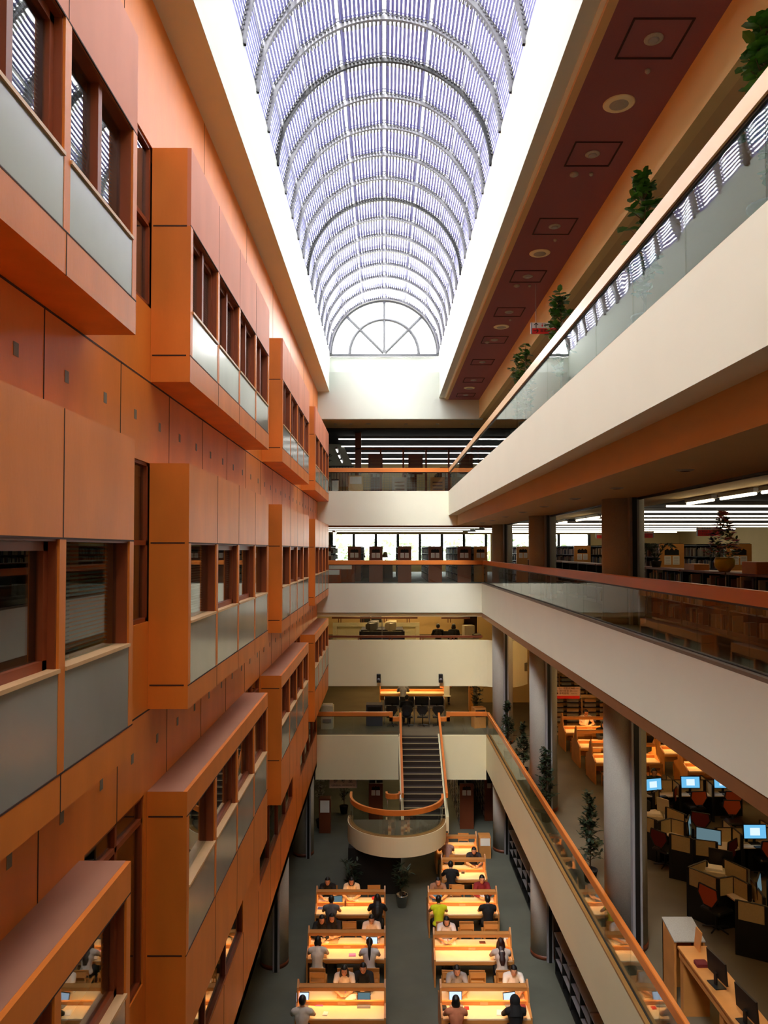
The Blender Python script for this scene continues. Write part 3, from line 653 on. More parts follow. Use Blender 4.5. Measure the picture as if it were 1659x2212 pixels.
def put_table(x,y,z,label,src=None):
    if src is None and not used['t']: used['t']=1; T0.location=(x,y,z); T0['label']=label; T0['group']='lamp lit study tables'; return T0
    return dup(src or T0,(x,y,z),0,label,'lamp lit study tables')
def put_chair(x,y,z,rz,label,group='wooden chairs at the study tables'):
    if not used['c']: used['c']=1; CH0.location=(x,y,z); CH0.rotation_euler=(0,0,rz); CH0['label']=label; CH0['group']=group; return CH0
    return dup(CH0,(x,y,z),rz,label,group)
YL=[19.28,21.98,24.55]; YRt=[19.28,21.88,24.55,27.08,29.23]
XLc, XRc = -1.09, 2.55
for i,y in enumerate(YL): put_table(XLc,y,GZ,'lamp lit oak study table, %s of the left row'%['nearest','middle','farthest'][i])
T1=make_table(1.6); T1['label']='shorter lamp lit oak study table, fourth of the right row'; T1.location=(2.85,27.08,GZ); T1['group']='lamp lit study tables'
for i,y in enumerate(YRt[:3]): put_table(XRc,y,GZ,'lamp lit oak study table, %s of the right row'%PP[i])
dup(T1,(2.80,29.23,GZ),0,'shorter lamp lit oak study table, farthest of the right row partly under the landing','lamp lit study tables')
seatx=(-.74,.0,.74)
sn_=['left','middle','right']
for (xc,ys,side,sx_) in ((XLc,YL,'left',seatx),(XRc,YRt[:3],'right',seatx),(2.85,[27.08],'far right',(-.4,.4)),(2.80,[29.23],'farthest right',(-.4,.4))):
    for i,y in enumerate(ys):
        for k,dx in enumerate(sx_):
            put_chair(xc+dx,y-.98,GZ,R.uniform(-.06,.06),'slatted oak chair, back to the camera, %s seat at the %s %s table'%(sn_[k] if len(sx_)==3 else ['left','right'][k],PP[i],side))
            put_chair(xc+dx,y+.96,GZ,PI+R.uniform(-.06,.06),'oak chair facing the camera, %s far seat of the %s %s table'%(sn_[k] if len(sx_)==3 else ['left','right'][k],PP[i],side))
# nearest row further forward, only reflected or partly visible
# reading floor tables on the right
for i,(px,py) in enumerate([(1213,1550),(1243,1579),(1275,1608)]):
    p=at_z(px,py,L1+1.21); put_table(p.x+1.13,p.y,L1,'lamp lit study table on the reading floor beyond the columns, %s from the camera'%['farthest','middle','nearest'][i])
    for k,dx in enumerate(seatx): put_chair(p.x+1.13+dx,p.y-.9,L1,0,'oak chair at the %s reading floor table, %s seat'%(['farthest','middle','nearest'][i],sn_[k]))
for i,(px,py) in enumerate([(1384,1565),(1420,1618),(1470,1655)]):
    p=at_z(px,py,L1+.75); put_table(p.x+1.13,p.y,L1,'study table half hidden behind the sloping balcony edge, %s'%['farthest','middle','nearest'][i])
    put_chair(p.x+.5,p.y-.9,L1,0,'oak chair in front of the %s half hidden table'%['farthest','middle','nearest'][i])
# ---------- laptops, papers on tables
def make_laptop(scr,name_l):
    o=thing('laptop','l','laptop')      # user at -y looking +y
    q=MB(); q.bbox(-.17,.17,-.12,.12,0,.018,.004); q.build('keyboard_base', M['grey'], o)
    q=MB(); q.mi=0; q.obox((0,.155,.125),(.34,.012,.235),rx=-.28); q.mi=1; q.obox((0,.148,.123),(.31,.002,.20),rx=-.28); q.build('lid', [M['black'],M[scr]], o)
    return o
LP=[make_laptop('screenw','a'),make_laptop('scdim','b')]; lpu=[0,0]
def put_laptop(k,x,y,z,rz,label):
    o=LP[k]
    if not lpu[k]: lpu[k]=1; o.location=(x,y,z); o.rotation_euler=(0,0,rz); o['label']=label
    else: dup(o,(x,y,z),rz,label)
TZ=GZ+.75
for k,px,py,rz,lab in ((0,652,2172,.0,'open laptop with bright screen at the left end of the nearest left table'),(1,786,2172,.0,'dark open laptop on the right of the nearest left table'),
        (0,803,2048,0,'open laptop before the ponytailed reader at the middle left table'),(1,729,1956,.1,'dark laptop before the reader in grey at the farthest left table'),
        (0,985,2170,0,'laptop with white screen at the left of the nearest right table'),(0,1105,2172,.2,'laptop in front of the reader in a black hood'),
        (1,945,1948,0,'laptop before the reader in the yellow vest')):
    p=at_z(px,py,TZ); put_laptop(k,p.x,p.y,TZ,rz,lab)
items=[(742,2140,.3,.2,'pink','pink folder','pink folder on the far side of the nearest left table'),(758,2158,.26,.2,'paper','paper_stack','stack of papers beside the dark laptop'),(690,2170,.2,.14,'pink','notebook','pink notebook beside the bright laptop'),
 (678,2169,.16,.12,'red','book','red book next to the pink notebook'),(703,2190,.12,.16,'paper','sheet','handwritten sheet in front on the nearest left table'),(761,2063,.2,.15,'pink','folder','pink folder on the front edge of the middle left table'),
 (674,2030,.2,.2,'paper','sheet','white sheet at the back left of the middle left table'),(803,2030,.12,.12,'blue','notebook','small dark notebook at the back right of the middle table'),(692,1962,.16,.16,'blue','book','blue book at the left of the farthest left table'),
 (746,1957,.05,.05,'wooddk','bottle','dark drink bottle on the farthest left table'),(757,1945,.3,.2,'sill','open_book','open book in the middle of the farthest left table'),(695,1945,.25,.15,'paper','sheet','papers at the far left of the farthest left table'),
 (808,1942,.14,.1,'red','pencil_case','red pencil case at the right of the farthest left table'),(968,2033,.24,.18,'red','red_folder','red folder on the second right table'),(1042,2036,.18,.12,'wooddk','calculator','dark pencil box on the second right table'),
 (1095,2028,.18,.18,'paper','sheet','white sheet at the right end of the second right table'),(968,2048,.22,.15,'sill','envelope','brown envelope on the near side of the second right table'),(1068,2052,.13,.1,'pink','phone_case','pink phone case beside the red haired reader'),
 (1035,1937,.35,.22,'paper','newspaper','spread newspaper on the third right table'),(1060,1948,.15,.15,'paper','sheet','white papers at the right end of the third right table'),(938,1955,.15,.15,'wooddk','bag','dark small bag at the left end of the third right table'),
 (1022,1873,.2,.14,'wooddk','food_box','dark book on the fourth right table'),(1000,1886,.12,.1,'black','phone','black phone on the fourth right table'),
 (992,2130,.35,.2,'sill','paper_bag','orange paper pile at the far left of the nearest right table'),(1095,2135,.4,.3,'paper','worksheet','large white worksheets at the far right of the nearest right table'),(1008,2178,.12,.12,'red','red_book','small red book right of the white laptop'),
 (958,2180,.16,.14,'black','backpack','black bag at the left end of the nearest right table'),(1080,2188,.16,.22,'paper','sheet','white sheet beside the hooded reader'),(1130,2178,.14,.14,'redf','box','dark red case at the right end of the nearest right table'),(880-40,0,0,0,'','','')]
for it in items[:-1]:
    px,py,a,b,mm,nm,lab=it; p=at_z(px,py,TZ); q=MB()
    if nm=='bottle': q.lathe([(.03,0),(.033,.13),(.015,.18),(.015,.21)],(0,0,0),12)
    elif nm in ('open_book','newspaper'): q.obox((-a/4,0,.012),(a/2,b,.02),ry=-.06); q.obox((a/4,0,.012),(a/2,b,.02),ry=.06)
    elif nm in ('bag','backpack','paper_bag','box','food_box','pencil_case'): q.bbox(-a/2,a/2,-b/2,b/2,0,.07,.015)
    elif nm=='paper_stack':
        for k in range(5): q.obox((R.uniform(-.02,.02),R.uniform(-.02,.02),.006+.012*k),(a,b,.011),rz=R.uniform(-.2,.2))
    else: q.obox((0,0,.006),(a,b,.012),rz=R.uniform(-.2,.2)); q.obox((a*.05,0,.014),(a*.85,b*.85,.004),rz=.05)
    n2={'pink folder':'folder'}.get(nm,nm); o=q.build(n2, M[mm]); o.location=(p.x,p.y,TZ); tag(o,lab,n2.replace('_',' '))
# ---------- bookcases
bkc=[(176,166,150),(90,60,50),(60,80,60),(170,160,140),(150,128,112),(70,84,110),(190,180,160),(110,90,60)]
BK=[]
for i,c in enumerate(bkc):
    M['bk%d'%i]=mat('book_cloth_%d'%i,c,.7); 
nbook=[0]
bookmesh=[]
for i in range(8):
    q=MB(); hh=.20+.012*i; q.bbox(-.02,.02,-.09,.09,0,hh,.003); o=q.build('book', M['bk%d'%i]); bookmesh.append(o)
usedb=set()
def put_book(x,y,z,rz,label,group,k=None,sx=1):
    k=R.randrange(8) if k is None else k; o=bookmesh[k]
    if k in usedb: o=o.copy(); C.objects.link(o)
    usedb.add(k); o.location=(x,y,z); o.rotation_euler=(0,0,rz); o.scale=(sx,1,1); tag(o,label,'book',group)
def low_case(y0,y1,label,x=6.0,z=L3,h=1.1):
    o=thing('low_bookcase',label,'bookcase',(x,(y0+y1)/2,z)); L=(y1-y0)/2
    q=MB(); q.box(0,.36,-L,-L+.03,0,h-.04); q.box(0,.36,L-.03,L,0,h-.04); q.box(.33,.36,-L,L,0,h-.04); q.box(0,.33,-L,L,0,.08); q.box(0,.33,-.015,.015,.08,h-.04); q.build('carcass', M['black'], o)
    q=MB(); q.bbox(-.03,.39,-L,L,h-.04,h,.004); q.build('top_board', M['wooddk'], o)
    for zz in (.42,.75): q=MB(); q.box(.01,.33,-L+.03,L-.03,zz,zz+.02); q.build('shelf', M['steel'], o)
    return o
yy=7.0
for i in range(12):
    low_case(yy,yy+1.95,'dark low bookcase along the middle gallery, %s from the camera side'%on2[i])
    if i<8:
        for zz,nn in ((.08,'bottom'),(.44,'middle'),(.77,'top')):
            t=yy+.06
            while t<yy+1.85:
                if R.random()<.75: put_book(6.11,t+.025,L3+zz,PI/2,'worn book standing in the low dark gallery bookcases','books in the low gallery bookcases',sx=1.0 if R.random()<.6 else 1.6)
                t+=.10 if R.random()<.8 else .22
                if nbook[0]>290: break
                nbook[0]+=1
    yy+=2.0
def stack_case(x,y,L,label,z=L3,h=1.64,wd=.62,loc_books=True):
    o=thing('bookcase',label,'bookcase',(x,y,z)); w_=wd/2
    q=MB(); q.box(-w_,w_,0,.05,0,h); q.build('end_panel', M['wooddk' if loc_books!='red' else 'oak'], o)
    q=MB(); q.prism([(-.18,h-.28),(-.18,h-.16),(-.10,h-.12),(-.06,h-.16),(0,h-.10),(.06,h-.16),(.10,h-.12),(.18,h-.16),(.18,h-.28)],'y',-.004,.0); q.build('end_emblem', M['dark'], o)
    for s in (-1,1):
        q=MB(); q.mi=0; q.box(min(s*.02,s*.19),max(s*.02,s*.19),-.012,0,h-.52,h-.30); q.mi=1
        for k in range(6): q.box(s*.105-.06,s*.105+.06,-.014,-.011,h-.49+k*.03,h-.485+k*.03)
        q.build('notice_sheet', [M['paper'],M['print']], o)
    q=MB()
    for zz in [.05+.31*k for k in range(6)]:
        q.box(-w_+.01,w_-.01,.05,L,zz,zz+.02)
    q.box(-.01,.01,.05,L,0,h-.02)
    k=0
    while .9*k<L+.01: yk=min(.05+.9*k,L); q.box(-w_+.01,w_-.01,yk-.01,yk+.02,0,h+.01); k+=1
    q.build('shelf_frame', M['black'], o)
    for s in (-1,1):
        q=MB()
        for zz in [.07+.31*k for k in range(5)]:
            t=.1
            while t<L-.1:
                if R.random()<.8: q.box(min(s*.06,s*.28),max(s*.06,s*.28),t,t+.055,zz,zz+R.uniform(.17,.25)) ; q.mi=R.randrange(4)
                t+=.06
        bo=q.build('book_row', [M['bk%d'%j] for j in (0,1,3,5)], o); bo['kind']='stuff'
    return o
i=0
for (x0,x1) in ((749,778),(797,827),(857,891),(926,954),(989,1017)):
    p=at_z((x0+x1)/2,1258,L3); stack_case(p.x,p.y+(0 if i else 1.0),7.0,'tall bookcase with dark red end panel on the middle level, %s from the left'%on2[i]); i+=1
for j,(px,Y) in enumerate([(1038,34.4),(1130,34),(1258,27.7),(1451,18.6),(1597,18.6),(1380,24)]):
    p=at_y(px,1187,Y); stack_case(p.x,Y,4.5,'tall bookcase with wooden end panel in the right reading room, %s'%['farthest left','behind the farthest column','between the columns','behind the palm plants','behind the flower pot','behind the large column'][j],loc_books='red')
# ground floor stacks with brown end panels
for j,(px,py) in enumerate([(812,1765),(1005,1784),(932,1700)][:2]):
    p=at_z(px,1795,GZ); stack_case((px-830)*(33.5+j*0)/1600, 33.2, 8,'brown ended bookcase on the ground floor %s of the stairs'%['left','right'][j],z=GZ,h=2.0,wd=.62)
stack_case(4.9,34.2,8,'dark bookcase on the ground floor near the far right column',z=GZ,h=2.0)
for i,(a,b) in enumerate([(16.2,18.2),(18.25,20.2),(20.25,22.0),(24.2,26.2),(26.25,28.2),(28.25,29.9)]):
    o=low_case(a,b,'low white topped bookcase on the ground floor by the columns, %s one'%on2[i],x=5.0,z=GZ,h=1.2)
    for c in o.children:
        if c.name.startswith('top_board'): c.data.materials[0]=M['steel']
# periodical racks on the reading floor
def rack(x,y,z,label):
    o=thing('periodical_rack',label,'magazine rack',(x,y,z))
    q=MB(); q.box(0,1.4,0,.4,0,.06); q.box(-.03,0,0,.45,0,1.62); q.box(1.37,1.4,0,.45,0,1.62); q.box(0,1.4,.0,.5,1.6,1.64); q.box(0,1.4,.4,.45,0,1.6); q.build('frame', M['sill'], o)
    for k in range(7):
        q=MB(); q.box(.0,1.37,.0,.38,.12+.21*k,.135+.21*k); q.build('shelf', M['dark'], o)
        for s in (0,1): q=MB(); q.obox((.36+.66*s,.13,.21+.21*k),(.5,.01,.14),rx=-.5); q.build('magazine_flap', M['sill' if R.random()<.5 else 'conc'], o)
    return o
p=at_z(1203,1588,L1)
for i in range(3): rack(p.x+i*1.42-.3,p.y,L1,'magazine rack with black slanted shelves, %s from the left'%on2[i])
for i in range(3): rack(p.x+.2+i*1.42,38.4,L1,'magazine rack against the far tan wall, %s from the left'%on2[i])
# ---------- computer desks
def partition(segs,label,desks,zt=L1+1.06,bh=.36):
    ps=[[at_z(x,y,zt) for x,y in s] for s in segs]; c=ps[0][0]
    o=thing('computer_desk_cluster',label,'desk',(c.x,c.y,L1))
    for s in ps:
        for a,b in zip(s,s[1:]):
            d=(b-a); L=d.length; ang=math.atan2(d.y,d.x); mid=(a+b)/2
            q=MB(); q.obox((mid.x,mid.y,zt-bh/2),(L-.06,.04,bh),rz=ang); q.build('partition_panel', M['part'], o, True)
            q=MB(); q.obox((mid.x,mid.y,(zt-bh+L1)/2),(L-.02,.05,zt-bh-L1),rz=ang)
            for e in (a,b): q.obox((e.x,e.y,(zt+L1)/2),(.06,.06,zt-L1),rz=ang)
            q.obox((mid.x,mid.y,zt+.004),(L,.045,.012),rz=ang); q.build('partition_frame', M['black'], o, True)
    for dk in desks:
        pp=[at_z(x,y,L1+.72) for x,y in dk]; q=MB(); q.prism([(v.x,v.y) for v in pp],'z',L1+.69,L1+.72); q.build('desk_top', M['deskw'], o, True)
    return o
partition([[(1386,1686),(1425,1685),(1453,1685)],[(1441,1674),(1469,1697)],[(1455,1685),(1520,1685)],[(1515,1675),(1540,1697)],[(1522,1685),(1600,1685)],[(1412,1712),(1422,1706)]],
    'computer desk row with three bright blue screens near the sloping balcony edge',
    [[(1385,1706),(1385,1720),(1470,1720),(1475,1706)],[(1468,1706),(1466,1719),(1536,1719),(1538,1706)],[(1538,1706),(1537,1719),(1620,1719),(1620,1706)]])
partition([[(1380,1760),(1416,1771)],[(1424,1774),(1449,1768),(1480,1776)],[(1440,1743),(1481,1760)],[(1448,1801),(1494,1811)],[(1500,1813),(1548,1819)],[(1482,1769),(1496,1789)],[(1546,1788),(1581,1788),(1611,1788)],[(1563,1771),(1602,1804)],[(1643,1771),(1690,1800)],[(1611,1788),(1680,1788)]],
    'angled beige computer desk cluster in the middle with a grey and a blue screen',
    [[(1424,1793),(1450,1808),(1494,1812),(1480,1792),(1449,1789)],[(1548,1812),(1548,1845),(1603,1832),(1600,1812),(1580,1806)],[(1605,1806),(1604,1831),(1670,1831),(1670,1806)],[(1380,1752),(1416,1775),(1449,1770),(1440,1756),(1415,1748)]])
partition([[(1487,1873),(1551,1898),(1584,1893),(1619,1911)],[(1564,1855),(1617,1879),(1619,1911)],[(1591,1944),(1655,1958)],[(1622,1898),(1650,1938)],[(1487,1873),(1525,1859)],[(1660,1900),(1720,1925)]],
    'angled beige computer desk cluster nearest the camera with a printer',
    [[(1490,1876),(1551,1900),(1580,1890),(1560,1870),(1525,1862)],[(1556,1922),(1592,1948),(1655,1956),(1618,1918),(1585,1912)]])
def make_monitor(scr,wd=.52,h=.32):
    o=thing('monitor','m','monitor')    # screen faces -y
    q=MB(); q.bbox(-.13,.13,-.09,.09,0,.015,.004); q.build('stand_base', M['black'], o)
    q=MB(); q.box(-.03,.03,.0,.03,.01,.2); q.build('neck', M['black'], o)
    q=MB(); q.mi=0; q.obox((0,-.01,.12+h/2),(wd,.03,h),rx=-.08); q.mi=1; q.obox((0,-.028,.12+h/2),(wd-.04,.003,h-.04),rx=-.08); q.mi=2; q.obox((0,-.0295,.12+h/2),(wd*.42,.003,h*.5),rx=-.08); q.build('display', [M['black'],M[scr],M['screenw'] if scr=='screen' else M[scr]], o)
    return o
mons=[(1410,1716,'screen',.25,'tilted monitor with teal screen behind the large column'),(1491,1711,'screen',0,'bright blue monitor in the middle of the far desk row'),(1562,1711,'screen',0,'bright blue monitor partly cut by the balcony edge'),
 (1531,1832,'scdim',-.5,'dim grey blue monitor in the middle cluster'),(1630,1822,'screen',0,'bright blue monitor in the middle cluster near the picture edge'),(1488,1808,'scdim',1.1,'thin dim monitor turned left in the middle cluster'),(1638,1945,'scdim',1.0,'dim monitor turned sideways in the nearest cluster')]
for px,py,sc,rz,lab in mons:
    o=make_monitor(sc,.58,.36); p=at_z(px,py,L1+.72); o.location=p; o.rotation_euler=(0,0,rz); o['label']=lab; o['group']='computer monitors'
    k=MB(); k.bbox(-.2,.2,-.07,.07,0,.02,.004); ko=k.build('keyboard', M['black']); ko.location=p+Vector((.08+.25*math.sin(rz),-.25,0)); ko.rotation_euler=(0,0,rz); tag(ko,'black keyboard by the '+lab,'keyboard')
o=make_monitor('black',.5,.4); p=at_z(1557,1885,L1+.72); o.location=p; o.rotation_euler=(0,0,2.6); o['label']='black monitor back standing on the nearest desk cluster'
o=make_monitor('grey',.36,.42); p=at_z(1432,1768,L1+.72); o.location=p; o.rotation_euler=(0,0,2.2); o['label']='pale monitor seen from behind in the middle cluster'
for c in o.children: c.data.materials[0]=M['beige']
def box_thing(name,lab,cat,mm,p,a,b,h,rz=0,extra=None):
    o=thing(name,lab,cat,p,rz); q=MB(); q.bbox(-a/2,a/2,-b/2,b/2,0,h,.012); q.build('body', M[mm], o)
    if extra: extra(o,a,b,h)
    return o
def printer_x(o,a,b,h):
    q=MB(); q.box(-a*.35,a*.35,-b/2-.04,-b/2+.02,h*.3,h*.45); q.build('paper_tray', M['grey'], o); q=MB(); q.bbox(-a*.4,a*.4,-b*.3,b*.45,h,h+.05,.01); q.build('lid', M['paper'], o)
box_thing('printer','beige printer on the nearest desk cluster','printer','beige',at_z(1540,1893,L1+.72),.5,.35,.16,-.4,printer_x)
box_thing('printer','beige printer on the middle desk cluster beside the column','printer','beige',at_z(1412,1772,L1+.72),.45,.35,.16,-.3,printer_x)
def make_office():
    o=thing('office_chair','oc','chair')   # faces +y
    q=MB()
    for k in range(5): a=2*PI*k/5; q.tube([(0,0,.09),(.28*math.cos(a),.28*math.sin(a),.05)],[.025,.015],6)
    q.build('star_base', M['black'], o)
    q=MB(); q.tube([(0,0,.08),(0,0,.42)],.028,10); q.build('gas_column', M['black'], o)
    q=MB(); q.bbox(-.24,.24,-.22,.24,.42,.49,.03); q.build('seat', M['black'], o)
    q=MB(); q.mi=0; q.prism([(-.2,.95),(.2,.95),(.23,.78),(.10,.58),(-.10,.58),(-.23,.78)],'y',-.27,-.24)
    q.mi=1; q.tube([(-.22,-.255,.96),(.22,-.255,.96),(.25,-.255,.78),(.09,-.255,.55),(-.09,-.255,.55),(-.25,-.255,.78),(-.22,-.255,.96)],.018,6); q.tube([(0,-.25,.56),(0,-.1,.44)],.03,6)
    q.build('backrest', [M['orangef'],M['black']], o); return o
OC=make_office()
och=[(1500,1738,.1,'orangef'),(1578,1738,-.1,'orangef'),(1440,1732,1.0,'orangef'),(1510,1800,2.6,'redf'),(1560,1850,.7,'redf'),(1655,1850,0,'orangef'),(1437,1830,-1.0,'redf'),(1548,1958,-1.1,'orangef'),(1588,1772,3.0,'orangef')]
ol=['behind the middle far screen','behind the cut off far screen','turned sideways near the tilted monitor','dark red one between the desk rows','dark red one at the middle cluster corner','orange one at the right picture edge','dark red one left of the middle cluster','orange one left of the nearest cluster','orange one beyond the middle cluster']
for i,(px,py,rz,mm) in enumerate(och):
    p=at_z(px,py,L1+.5); p.z=L1; lab='mesh back office chair, '+ol[i]
    if i==0: OC.location=p; OC['label']=lab; OC['group']='office chairs at the computer desks'; o=OC; OC.rotation_euler=(0,0,rz)
    else:
        o=dup(OC,p,rz,lab)
        if mm=='redf':
            for c in o.children:
                if c.name.startswith('backrest'): c.data=c.data.copy(); c.data.materials[0]=M['redf']
# ---------- wooden enquiry counter bottom right
o=thing('enquiry_counter','long wooden counter desk with two black monitors at the lower right','desk',(5.36,11,L1))
q=MB(); q.bbox(5.09,5.60,8.0,13.05,L1+1.08,L1+1.12,.006); q.build('counter_top', M['oak'], o, True)
q=MB(); q.box(5.11,5.15,8.0,13.03,L1+.94,L1+1.08); q.build('front_apron', M['oak'], o, True)
for y in (8.0,9.9,11.4,12.9): q=MB(); q.box(5.13,5.58,y,y+.13,L1,L1+1.08); q.build('leg_panel', M['oak'], o, True)
o=thing('sloping_lectern','wooden stand with sloping grey top at the far end of the enquiry counter','lectern',(5.4,13.55,L1))
q=MB(); q.prism([(13.25,0+L1),(13.25,L1+1.08),(13.8,L1+1.2),(13.8,L1)],'x',5.11,5.15); q.prism([(13.25,0+L1),(13.25,L1+1.08),(13.8,L1+1.2),(13.8,L1)],'x',5.62,5.66); q.box(5.11,5.66,13.76,13.8,L1,L1+1.2); q.build('side_panel', M['oak'], o, True)
q=MB(); q.prism([(13.23,L1+1.08),(13.23,L1+1.10),(13.82,L1+1.24),(13.82,L1+1.21)],'x',5.11,5.66); q.build('sloping_top', M['conc'], o, True)
for i,(px,py) in enumerate([(1548,2128),(1612,2212)]):
    m_=make_monitor('black',.52,.34); p=at_z(px,py,L1+1.12); m_.location=p; m_.rotation_euler=(0,0,PI/2+.12); m_['label']='black monitor seen edge on at the enquiry counter, %s'%['farther','nearer'][i]
box_thing('card_tray','dark red card tray on the enquiry counter','tray','redf',at_z(1515,2085,L1+1.12),.2,.16,.06)
q=MB(); q.obox((0,0,.16),(.02,.22,.34),ry=.12); o=q.build('notice_board', M['oak']); o.location=at_z(1508,2050,L1+1.12); tag(o,'small upright wooden notice board at the end of the enquiry counter','sign')
# ---------- end room of the reading floor
TB=make_table(3.3); TB['label']='long lamp lit table behind the grey carrels at the top of the stairs'; TB['group']='lamp lit study tables'; TB.location=(1.42,38.1,L1)
o=thing('carrel_row','row of four grey felt computer carrels facing the staircase','desk',(1.4,34.6,L1))
q=MB(); q.box(.0,2.78,34.85,34.9,L1+.72,L1+1.12); q.build('back_screen', M['felt'], o, True)
for k in range(5): q=MB(); q.box(.0+.69*k,.03+.69*k,34.2,34.9,L1,L1+1.12); q.build('side_screen', M['steel'], o, True)
q=MB(); q.box(.03,2.76,34.25,34.85,L1+.69,L1+.72); q.build('desk_top', M['conc'], o, True)
for k in range(4):
    m_=make_monitor('black',.46,.3); m_.location=(.36+.69*k,34.62,L1+.72); m_['label']='dark monitor in the grey carrels, %s from the left'%on2[k]
    o=dup(OC,(.36+.69*k,33.75,L1),R.uniform(-.2,.2),'black office chair in front of the grey carrels, %s from the left'%on2[k])
    for c in o.children:
        if c.name.startswith('backrest'): c.data=c.data.copy(); c.data.materials[0]=M['black']
def shelf_x(o,a,b,h): q=MB(); q.box(-a*.42,a*.42,-b/2-.004,-b/2+.01,h*.55,h*.9); q.build('front_panel', M['dark'], o)
box_thing('felt_cabinet','dark grey felt sided cabinet left of the carrels','cabinet','felt',(-.45,34.1,L1),.75,.6,.95,0,shelf_x)
box_thing('copier','beige copier cabinet at the left end of the reading floor','copier','beige',(-2.55,33.5,L1),.55,.6,1.0,0,printer_x)
box_thing('wooden_cabinet','small wooden cabinet at the right end of the reading floor','cabinet','oak',(4.25,33.6,L1),.55,.45,.9,.25,shelf_x)
def post_x(o,a,b,h): q=MB(); q.box(-a*.4,a*.4,-b/2-.01,-b/2,h*.6,h*.95); q.build('notice_sheet', M['paper'], o)
box_thing('catalog_cabinet','small wooden cabinet on the ground floor beside the far right column','cabinet','oak',(4.05,30.3,GZ),.48,.5,.85,0,post_x)
box_thing('wooden_kiosk','brown wooden kiosk with papers under the reference sign','kiosk','wooddk',(-2.6,32.9,GZ),.5,.4,1.5,0,post_x)
q=MB(); q.box(-.14,.14,-.01,.01,0,.6); q.box(-.2,.2,-.1,.1,-.02,0); o=q.build('notice_stand', M['paper']); o.location=(3.1,36.9,L1+.75); tag(o,'white upright notice at the right end of the lit back table','sign')
q=MB(); q.box(-.1,.1,-.2,.2,0,1.8); o=q.build('door_panel', M['oak']); o.location=(4.3,37,L1); tag(o,'narrow upright oak panel at the back right of the reading floor','panel')
# ---------- L2 room
o=thing('service_counter','blue grey service counter with pale top behind the curved parapet','counter',(-.1,35,L2))
q=MB(); q.box(-1.16,.95,34.6,34.66,L2,L2+1.18); q.box(-1.16,-1.1,34.6,35.6,L2,L2+1.18); q.box(.89,.95,34.6,35.6,L2,L2+1.18); q.build('front_screen', M['felt'], o, True)
q=MB(); q.box(-1.1,.9,34.66,35.5,L2+.72,L2+.75); q.build('desk_top', M['conc'], o, True)
q=MB(); q.box(-.12,-.08,34.58,34.62,L2,L2+1.7); q.build('post', M['steel'], o, True)
def crt(x,y,z,lab,mm):
    o=thing('crt_monitor',lab,'monitor',(x,y,z)); q=MB(); q.prism([(-.2,0),(-.2,.34),(-.05,.34),(.2,.26),(.2,.06),(-.05,0)],'x',-.18,.18); q.build('housing', M[mm], o)
    q=MB(); q.lathe([(.12,-.04),(.05,0)],(0,0,0),12); q.build('stand', M[mm], o); o.rotation_euler=(0,0,.6)
for k in range(3):
    crt(-.62+.05*k,35.0+.7*k,L2+1.2-.0*k,'dark old monitor on the service counter, %s back'%on2[k],'grey'); crt(.28+.03*k,35.0+.7*k,L2+1.2,'pale old monitor on the service counter, %s back'%on2[k],'beige')
q=MB(); q.box(-1.1,.9,35.5,37,L2+1.1,L2+1.16); q.box(-1.1,-1.04,35.5,37,L2,L2+1.1); q.box(.84,.9,35.5,37,L2,L2+1.1); o=q.build('equipment_table', M['felt']); tag(o,'dark equipment table behind the service counter holding old monitors','table')
q=MB(); q.box(-2.7,1.85,39,39.15,L2+.95,L2+1.15); q.box(-2.7,-2.5,39,39.15,L2,L2+.95); q.box(1.65,1.85,39,39.15,L2,L2+.95); q.box(-2.5,1.65,39.5,39.6,L2,L2+.95); struct(q.build('wall_low', M['cream']))
def stair_rail(x0,x1,y,z,lab,step=1.2):
    o=thing('wall_handrail',lab,'handrail',((x0+x1)/2,y,z)); q=MB(); q.box(x0,x1,y-.04,y+.04,z,z+.09); q.build('rail', M['wooddk'], o, True)
    x=x0+.35
    while x<x1: q=MB(); q.box(x-.02,x+.02,y-.02,y+.02,z-.2,z); q.box(x+.1,x+.14,y-.02,y+.02,z-.2,z); q.build('bracket', M['wooddk'], o, True); x+=step
stair_rail(-2.75,1.75,39.07,L2+1.36,'dark red handrail on the low wall of the L-shaped lower room')
stair_rail(3.0,4.5,39.0,L2+1.36,'short dark red handrail at the right of the tan wall')
stair_rail(-2.85,4.3,YE+.58,-3.86,'dark red handrail on brackets above the cream curved parapet',1.36)
q=MB(); q.box(-1.42,-.82,43.7,43.78,L2,-2.92); q.box(-.76,-.16,43.7,43.78,L2,-2.92); w=struct(q.build('door_1', M['black']))
for i,(x,w_,h,mm,lab) in enumerate([(2.6,1.6,.75,'oak','wooden desk with reddish edge behind the curved parapet'),(3.95,.9,.9,'beige','beige cupboard at the right of the lower end room')]):
    box_thing('desk' if i==0 else 'cupboard',lab,'desk' if i==0 else 'cupboard',mm,(x,34.6+i*.3,L2),w_,.7,h,0,shelf_x)
m_=make_monitor('black',.5,.32); m_.location=(3.0,34.7,L2+.75); m_['label']='black monitor on the wooden desk behind the curved parapet'
box_thing('carton','open beige carton on the cupboard','box','beige',(3.95,34.9,L2+.9),.5,.4,.55,.2)
box_thing('printer','dark printer on the cupboard at the right end','printer','black',(4.3,34.5,L2+.9),.4,.3,.15,0,printer_x)
